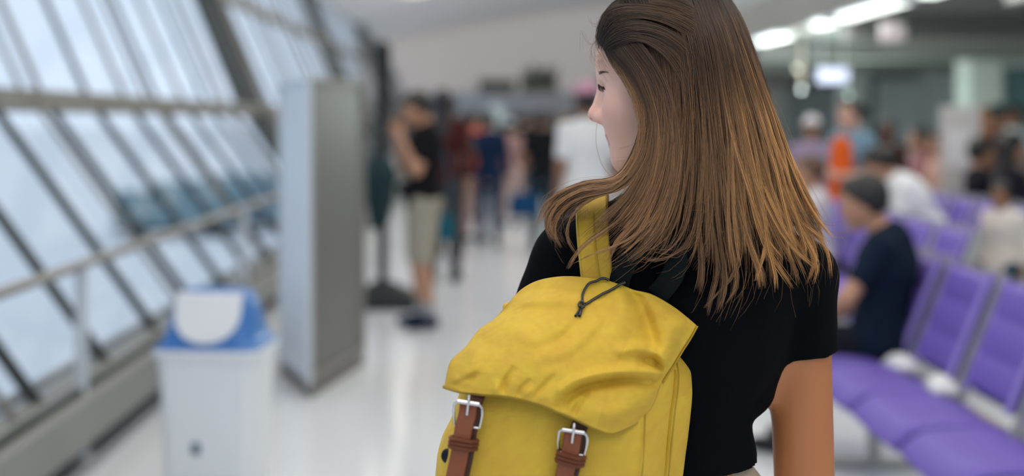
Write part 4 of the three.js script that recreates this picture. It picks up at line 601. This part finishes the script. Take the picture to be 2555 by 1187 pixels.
// ---------- black stand beside the man in shorts ----------
{
  const x = -.89, z = -9.72, t = thing('display_stand', 'tall black pole stand with a heavy base and a dark furled cover', 'stand', x, 0, z), k = std(rgb(.006, .011, .013), .7), teal = std(rgb(.004, .028, .035), .8);
  part('base', loft([[.31, .0], [.315, .03], [.28, .09], [.16, .15], [.07, .2]].map(([r, y]) => roundRect(r * 2, r * 1.6, r * .3, 5).map(([a, b]) => V(a, y, -b)))), k, t);
  part('pole', rod(V(0, .15, 0), V(0, 2.1, 0), .04), k, t);
  part('cover', loft([[.055, .62], [.085, .75], [.12, .95], [.135, 1.06], [.11, 1.14], [.05, 1.2], [.045, 1.25]].map(([r, y]) => Array.from({ length: 40 }, (_, i) => { const a = -i / 40 * Math.PI * 2, q = r * (1 + .13 * Math.cos(a * 8)); return V(Math.cos(a) * q - .03, y, Math.sin(a) * q); }))), teal, t);
  part('head', join(rod(V(0, 1.5, 0), V(0, 2.08, 0), .05, .065), new THREE.SphereGeometry(.06, 16, 10).translate(0, 2.08, 0)), k, t);
}
// ---------- purple beam seats: sitters look to -x ----------
const PURPLE = std(rgb(.15, .095, .46), .6, { sheen: .25, sheenColor: rgb(.5, .4, .9), sheenRoughness: .5 }), PURPLE2 = std(rgb(.3, .24, .66), .55), CHROME = std(rgb(.42, .42, .41), .35, { metalness: .75 }), TAN = std(rgb(.45, .36, .26), .5, { metalness: .3 }), SHELL = std(rgb(.2, .2, .22), .5);
function bench(label, x, z, yaw, n, group) {
  const P = .53, t = thing('airport_bench', label, 'bench', x, 0, z, yaw, group);
  const prof = (t0) => t0;
  // seat: x from front (-.40) to the back joint (0)
  const seatY = (u) => .43 + .018 * Math.sin(u * Math.PI) - .03 * smooth(.55, 1, u) - .035 * (1 - smooth(0, .16, u)), seatX = (u) => lerp(-.405, .0, u);
  const pad = (w, fn, th) => sheet((u, v) => { const e = Math.min(u, 1 - u, v, 1 - v), r = smooth(0, .07, Math.min(u, 1 - u)) * smooth(0, .06, Math.min(v, 1 - v)); return fn((u - .5) * w, v, r); }, 28, 40, th);
  const dirB = V(.17, .42, 0).normalize(), nB = V(-dirB.y, dirB.x, 0);
  const seatG = pad(.47, (s, v, r) => V(seatX(v), seatY(v) + .02 * r - .02 + .012 * Math.abs(s / .235) ** 2, s), .035);
  const backG = pad(.4, (s, v, r) => { const L = .07 + (1 - v) * .43, q = .045 * r + .012 * Math.abs(Math.sin((1 - v) * Math.PI * 3)) ** .5 - .01 - .02 * (1 - (s / .2) ** 2); return V(.0, .43, s).addScaledVector(dirB, L).addScaledVector(nB, q + .02); }, .03);
  const pipeG = (sd) => tube([.06, .2, .35, .5].map((L) => V(0, .43, sd * .185).addScaledVector(dirB, L).addScaledVector(nB, .045)), .014, 16, 8);
  const shellG = bar(V(.012, .44, 0).addScaledVector(dirB, .05), V(.012, .44, 0).addScaledVector(dirB, .51), .44, .02, .008);
  const frameG = join(bar(V(-.035, .4, 0), V(-.02, .43, 0).addScaledVector(dirB, .5), .04, .05), bar(V(-.36, .36, 0), V(.0, .4, 0), .02, .035));
  for (let i = 0; i < n; i++) {
    const zz = (i - (n - 1) / 2) * P, put = (nm, g, m) => { const o = part(nm, g, m, t); o.position.z = zz; return o; };
    put('seat', seatG, PURPLE); put('backrest', backG, PURPLE); put('piping', pipeG(1), PURPLE2); put('piping', pipeG(-1), PURPLE2); put('back_shell', shellG, SHELL);
    put('joint_strip', box(.03, .03, .44, .0, .425, 0, .008), TAN);
  }
  for (let i = 0; i <= n; i++) { const o = part('side_frame', frameG, CHROME, t); o.position.z = (i - n / 2) * P; }
  part('beam', box(.07, .06, n * P - .1, -.12, .33, 0, .01), SHELL, t);
  for (const e of [-1, 1]) { const g = join(bar(V(-.12, .32, 0), V(-.12, .05, 0), .05, .05), bar(V(-.38, .025, 0), V(.16, .025, 0), .05, .04)); const o = part('leg', g, CHROME, t); o.position.z = e * (n / 2 - .75) * P; }
  return t;
}
const BX = 1.765;
bench('row of purple padded seats nearest on the right, empty seats with white packets', BX, -(2.41 + 5.59) / 2, 0, 6, 'purple seat rows');
bench('purple seat row behind the man in navy, next along the aisle', 2.4, -(6.35 + 9.0) / 2, 0, 5, 'purple seat rows');
bench('purple seat row under the person bent over in white', 3.42, -9.1, 0, 5, 'purple seat rows');
bench('purple seat row back to back with the one under the bent person in white', 3.95, -9.1, Math.PI, 5, 'purple seat rows');
bench('far purple seat row with several waiting passengers on the right', 4.9, -12.85, 0, 5, 'purple seat rows');
bench('purple seat row in front of the grey pillar on the right', 2.9, -13.4, 0, 5, 'purple seat rows');
[[1.69, .462, -4.98, 'small white packet lying by the seat back right beside the man in navy'], [1.7, .462, -4.56, 'small white packet lying by the seat back, further from the man in navy']].forEach(([x, y, z, l], i) => {
  const t = thing('paper_packet', l, 'packet', x, y, z, .2 - i * .3, 'white packets on the purple seats');
  part('wrapper', sheet((u, v) => V((v - .5) * .075, .012 + .045 * Math.sin(Math.PI * u) ** .5 * Math.sin(Math.PI * v) ** .5 + .003 * noise(u * 9, v * 7, i), (u - .5) * .14), 24, 16, .016), std(rgb(.75, .76, .78), .6), t);
  part('end_seal', join(box(.06, .004, .014, 0, .006, .074, .001), box(.06, .004, .014, 0, .006, -.074, .001)), std(rgb(.6, .58, .56), .6), t);
});
// ---------- people in the hall ----------
const toCam = (deg) => deg * Math.PI / 180;                                  // 0 looks at the camera, 180 away, -90 to the left
const bagAt = (name, label, x, y, z, w, h, d, col, yaw = 0, str = .35) => {
  const t = thing(name, label, 'bag', x, y, z, yaw), m = clothMat(col);
  part('pouch', loft([[.8, 0], [.98, .06], [1, .4], [.92, .8], [.7, 1]].map(([k, q]) => roundRect(w * k, d * k, d * .4, 5).map(([a, b]) => V(a, q * h, -b)))), m, t);
  part('strap', tube([V(-w * .3, h * .95, 0), V(-w * .2, h + str * .7, 0), V(0, h + str, 0), V(w * .2, h + str * .7, 0), V(w * .3, h * .95, 0)], .01, 24, 6), m, t); return t;
};
const mb = person('man in a black t-shirt and beige shorts looking down at a phone', 1056, 8.75, toCam(-72), { h: 1.72, arms: 'phone', head: V(0, -.02, .05), look: V(0, -.42, 1), shirt: BLACK, short: 1, trousers: [.34, .31, .25], shoes: [.012, .022, .05], socks: [.3, .31, .33], skin: 'tan', w: 1.12, after: (g, s) => {
  part('belt_bag', fieldMesh([cap3(s.pelvis.clone().add(V(-.09, .06, .13)), s.pelvis.clone().add(V(.07, .06, .14)), .05, .05, .03), cap3(s.pelvis.clone().add(V(.12, .06, .04)), s.pelvis.clone().add(V(.05, .06, .13)), .02, .03, .03)], .01), clothMat([.01, .01, .012]), g); } });
{ const s = mb.userData_s, p = s.fiL.clone().lerp(s.fiR, .5).add(V(0, .0, .02)).applyAxisAngle(V(0, 1, 0), mb.rotation.y).add(mb.position), t = thing('phone', 'dark phone held up by the man in the black t-shirt', 'phone', p.x, p.y, p.z, mb.rotation.y); t.rotation.x = 0; part('case', box(.075, .15, .009, 0, 0, 0, .004), std(rgb(.02, .022, .03), .3), t); part('screen', box(.068, .14, .002, 0, 0, -.005, .001), std(rgb(.01, .01, .015), .1), t); }
bagAt('shoulder_bag', 'round teal bag hanging behind the man in beige shorts', -.375, .6, -9.0, .17, .2, .12, [.01, .11, .16], .3, .5);
person('person in a white shirt and pink cap seen from behind, beyond the woman', 1462, 9, toCam(200), { h: 1.76, shirt: [.72, .75, .78], cap: [.5, .26, .36], skin: 'brown', hair: [.01, .01, .01], trousers: [.03, .035, .05], w: 1.2 });
person('person in a bright orange-red top facing into the hall', 1180, 14.9, toCam(150), { h: 1.62, shirt: [.75, .09, .025], trousers: [.45, .3, .28], hair: [.012, .01, .01], w: 1.05 });
person('person in navy shirt and navy trousers walking away down the hall', 1220, 14.2, toCam(178), { h: 1.6, walk: 1, shirt: [.008, .022, .06], trousers: [.01, .03, .075], sleeve: 1.7, hair: [.012, .01, .01] });
person('person in a pale grey cap and dusty pink clothes, far along the hall', 1272, 17, toCam(170), { h: 1.5, shirt: [.3, .18, .17], trousers: [.42, .3, .27], cap: [.4, .42, .46], hair: [.01, .01, .01] });
person('person with black hair in dark jacket left of the man with the blue bag', 1312, 18, toCam(160), { h: 1.62, shirt: [.012, .012, .016], sleeve: 1.8, hair: [.01, .009, .009], trousers: [.25, .2, .19] });
person('man in black shirt and dark teal trousers with a blue bag', 1354, 13.8, toCam(175), { h: 1.62, shirt: [.008, .009, .012], trousers: [.006, .03, .045], skin: 'brown', hair: [.03, .015, .01] });
bagAt('hand_bag', 'blue bag held at the side of the man in black', (1308 - VX) / FOC * 13.6, .42, -13.6, .36, .26, .16, [.008, .05, .13], .2, .16);
person('person with light brown hair in a mauve top, far behind the man in black', 1404, 19, toCam(185), { h: 1.6, shirt: [.25, .15, .18], hairStyle: 'long', hair: [.16, .085, .045], trousers: [.1, .1, .12] });
person('tall person in dark grey-violet clothes behind the man with the phone', 1106, 11.2, toCam(175), { h: 1.78, shirt: [.06, .014, .014], top: 'shirt', sleeve: 1.6, hair: [.015, .012, .018], hairStyle: 'long', trousers: [.05, .045, .05] });
person('person in olive-brown clothes beside the tall dark-haired person', 1122, 13.4, toCam(190), { w: .75, h: 1.76, shirt: [.11, .1, .075], sleeve: 1.8, trousers: [.14, .125, .1], hair: [.012, .02, .02] });
person('person in a pale pink top standing beyond the person in navy', 1163, 18.5, toCam(185), { h: 1.5, shirt: [.5, .34, .3], trousers: [.5, .45, .44] });
// right side
person('man in a dark navy t-shirt sitting hunched on the nearest purple seats', 2198, 5.28, toCam(-122), { sit: 1, h: 1.62, lean: -.04, arms: 'lap', elbowL: V(.09, .05, .03), head: V(.03, -.02, .1), look: V(.3, -.3, 1), shirt: [.006, .014, .03], sleeve: .6, trousers: [.01, .012, .02], skin: 'tan', hair: [.012, .012, .013], w: 1.2, joints: null });
person('person in a white shirt bent far forward on a purple seat', 2330, 8.9, toCam(-92), { sit: 1, h: 1.82, lean: .62, arms: 'lap', look: V(-.1, -.75, 1), shirt: [.72, .74, .78], sleeve: .7, skin: 'tan', hair: [.012, .01, .01], trousers: [.03, .03, .04], w: 1.5 });
const oa = person('standing person in a light blue shirt with an orange apron', 2122, 9.4, toCam(-62), { h: 1.66, arms: 'hold', shirt: [.17, .28, .38], sleeve: .9, hairStyle: 'bun', hair: [.012, .01, .01], skin: 'fair', trousers: [.04, .04, .06], after: (g, s) => part('apron', fieldMesh([cap3(s.chest.clone().add(V(0, .04, .11)), s.pelvis.clone().add(V(0, -.1, .11)), .11, .15, .02, V(0, 0, 1), .35)], .012), clothMat([.72, .12, .02]), g) });
person('person with a white headscarf and lavender top far behind the hair', 2026, 10.6, toCam(160), { h: 1.52, shirt: [.3, .24, .36], cap: [.66, .64, .68], hair: [.2, .11, .06], trousers: [.02, .025, .07], sleeve: 1.6 });
person('person in white sitting beyond the navy man, close to the woman\'s hair', 2042, 8.3, toCam(-100), { sit: 1, h: 1.6, lean: .1, shirt: [.6, .58, .62], hair: [.1, .05, .03], trousers: [.03, .03, .09] });
person('woman with long dark hair and dark clothes in front of the grey wall', 2214, 11.5, toCam(10), { h: 1.5, hairStyle: 'long', hair: [.016, .01, .01], skin: 'dark', shirt: [.07, .022, .02], sleeve: 1.6, trousers: [.03, .025, .03] });
person('person in pale pink sitting just behind the person bent over in white', 2226, 9.85, toCam(-75), { sit: 1, h: 1.64, lean: .1, shirt: [.45, .33, .33], skin: 'fair', hairStyle: 'long', hair: [.02, .013, .012] });
person('seated person with short brown hair in a peach top facing left', 2341, 12.8, toCam(-90), { sit: 1, h: 1.74, shirt: [.5, .3, .24], hair: [.06, .035, .025], skin: 'tan' });
person('seated person with greying hair left of the pale banner stand', 2293, 13.36, toCam(-90), { sit: 1, h: 1.8, shirt: [.3, .14, .15], hair: [.05, .05, .05] });
person('standing person in dark maroon with a dark teal cap', 2490, 11, toCam(20), { h: 1.62, shirt: [.07, .008, .012], sleeve: 1.7, cap: [.006, .03, .035], hair: [.01, .01, .01], skin: 'brown', trousers: [.02, .018, .022] });
person('person in black sitting with back to the one bent over in white', 2450, 10.05, toCam(90), { sit: 1, h: 1.72, shirt: [.012, .012, .018], hair: [.01, .01, .01], skin: 'tan', sleeve: 1.5 });
person('dark-haired person in black sitting at the right edge, nearest one there', 2523, 9.48, toCam(90), { sit: 1, h: 1.78, shirt: [.014, .012, .02], hair: [.01, .009, .009], hairStyle: 'long', skin: 'tan', sleeve: 1.5 });
person('small child with black hair and pale sleeves standing by the seat row end', 2500, 7.25, toCam(-60), { h: 1.12, shirt: [.6, .55, .52], skin: 'brown', hair: [.01, .009, .009], sleeve: 1.4, trousers: [.01, .05, .08] });
person('person in white standing against the right wall', 2532, 14, toCam(-60), { h: 1.66, shirt: [.55, .58, .58], hair: [.01, .01, .01], trousers: [.1, .1, .11] });
// banner stand, round sign, sign boards
{ const t = thing('banner_stand', 'pale standing banner with a brown side edge among the seated people', 'banner', (2396 - VX) / FOC * 10.65, 0, -10.65, -.25); part('banner', box(.34, 1.5, .02, 0, .87, 0, .006), std(rgb(.5, .47, .47), .6), t); part('side_edge', box(.08, 1.5, .03, .2, .87, -.005, .006), std(rgb(.3, .14, .06), .6), t); part('foot', box(.5, .04, .26, .03, .02, 0, .01), MAT.kick, t); part('print', box(.2, .34, .004, -.02, 1.25, .012, .001), std(rgb(.66, .64, .66), .6), t); }
{ const t = thing('round_sign', 'pale round sign on a thin pole above the distant crowd', 'sign', (1237 - VX) / FOC * 19, 0, -19); part('disc', new THREE.CylinderGeometry(.15, .15, .02, 32).rotateX(Math.PI / 2).translate(0, 1.6, .02), std(rgb(.42, .52, .54), .5), t); part('pole', rod(V(0, 0, 0), V(0, 1.62, 0), .015), MAT.steel, t); part('foot', new THREE.CylinderGeometry(.14, .16, .03, 24).translate(0, .015, 0), MAT.kick, t); }
{ const d = 17, t = thing('hanging_sign', 'small lit sign hanging under the dark mezzanine ceiling', 'sign', (2078 - VX) / FOC * d, EYE + (300 - 188) / FOC * d, -d); part('sign_box', box(.46, .22, .08, 0, 0, 0, .01), std(rgb(.3, .32, .4), .5), t); part('sign_face', box(.4, .17, .01, 0, 0, .042, .002), new THREE.MeshStandardMaterial({ color: rgb(.4, .42, .5), emissive: rgb(.62, .64, .9), emissiveIntensity: .4 }), t); part('hanger', join(rod(V(-.15, .1, 0), V(-.15, .55, 0), .01), rod(V(.15, .1, 0), V(.15, .55, 0), .01)), MAT.steel, t); const l = new THREE.RectAreaLight(rgb(.62, .64, .9), .5, .4, .17); l.position.z = .06; l.rotation.y = Math.PI; t.add(l); }
[[1990, 172, 15.6, [.6, .62, .5], 'pale'], [2000, 224, 16, [.42, .5, .56], 'bluish'], [2118, 238, 18, [.4, .56, .5], 'greenish']].forEach(([x, y, d, c, w]) => { const t = thing('spot_lamp', `small round ${w} lamp glowing beside the hanging sign`, 'light', (x - VX) / FOC * d, EYE + (300 - y) / FOC * d, -d); part('bulb', new THREE.SphereGeometry(.028, 16, 12), new THREE.MeshStandardMaterial({ color: rgb(...c), emissive: rgb(...c), emissiveIntensity: 1.6 }), t); part('stem', rod(V(0, .02, 0), V(0, 2.68 - EYE - (300 - y) / FOC * d, 0), .01), MAT.kick, t); const l = new THREE.PointLight(rgb(...c), 5); t.add(l); });
// camera fixture at the soffit edge
{ const d = 12.4, t = thing('loudspeaker', 'pale wall loudspeaker under the strip lights at the ceiling edge', 'loudspeaker', (2230 - VX) / FOC * d, 2.4, -d, -.4); part('casing', box(.26, .2, .2, 0, 0, 0, .03), std(rgb(.55, .5, .5), .5), t); part('grille', box(.2, .15, .01, 0, 0, .1, .004), std(rgb(.4, .34, .34), .6), t); part('bracket', bar(V(0, .08, 0), V(0, .24, 0), .04, .04), MAT.kick, t); }
// planters on the ledge at the far end
{ const R = rng(9), leaf = new THREE.SphereGeometry(1, 6, 4).scale(.09, .03, .05);
  [[1240, 'left'], [1345, 'right']].forEach(([px, w], k) => {
    const z = Z1 + 2, x = (px - VX) / FOC * 42, t = thing('planter', `long brown planter with green plants, ${w} one on the far ledge`, 'planter', x, 2.48, z, 0, 'planters on the far ledge');
    part('box', box(1.3, .2, .4, 0, .1, 0, .02), std(rgb(.26, .23, .18), .8), t);
    const gs = []; for (let i = 0; i < 260; i++) { const g = leaf.clone(); g.rotateX(R() * 3); g.rotateY(R() * 6); g.rotateZ(R() * 3); const a = R(); g.translate((R() - .5) * 1.25, .16 + a * (k ? .8 : .3) * (1 - Math.abs(R() - .5)), (R() - .5) * .35); gs.push(g); }
    part('foliage', mergeGeometries(gs), std(rgb(.07, .11, .065), .8), t).userData.kind = 'stuff';
  }); }
// outside: apron vehicles
function truck(label, px, d, col, yaw) {
  const t = thing('service_truck', label, 'truck', (px - VX) / FOC * d, -4.5, -d, yaw, 'vehicles on the apron'), m = std(rgb(...col), .5), dk = std(rgb(.02, .03, .035), .4);
  part('cab', loft([[0, 1.7], [.2, 1.75], [1.1, 1.7], [1.8, 1.2], [1.9, 1.1]].map(([y, w]) => roundRect(w, 1.9, .12, 4).map(([a, b]) => V(a - 2.2, .5 + y, -b)))), m, t); part('windscreen', box(.06, .6, 1.6, -3.02, 1.75, 0, .02), dk, t); part('cargo_box', box(4.4, 2.2, 2.1, .85, 1.75, 0, .08), m, t); part('chassis', box(6, .25, 1.5, 0, .5, 0, .05), dk, t);
  for (const [x, z] of [[-2, .9], [-2, -.9], [1.8, .9], [1.8, -.9]]) part('wheel', new THREE.CylinderGeometry(.45, .45, .3, 20).rotateX(Math.PI / 2).translate(x, .45, z), dk, t);
}
truck('teal service truck parked on the apron outside the glass', 440, 62, [.17, .28, .32], .4);
truck('dark teal service truck further along the apron', 565, 70, [.16, .25, .28], .2);
truck('pale blue truck on the far apron', 650, 66, [.25, .36, .42], -.3);
renderer.render(scene, camera);
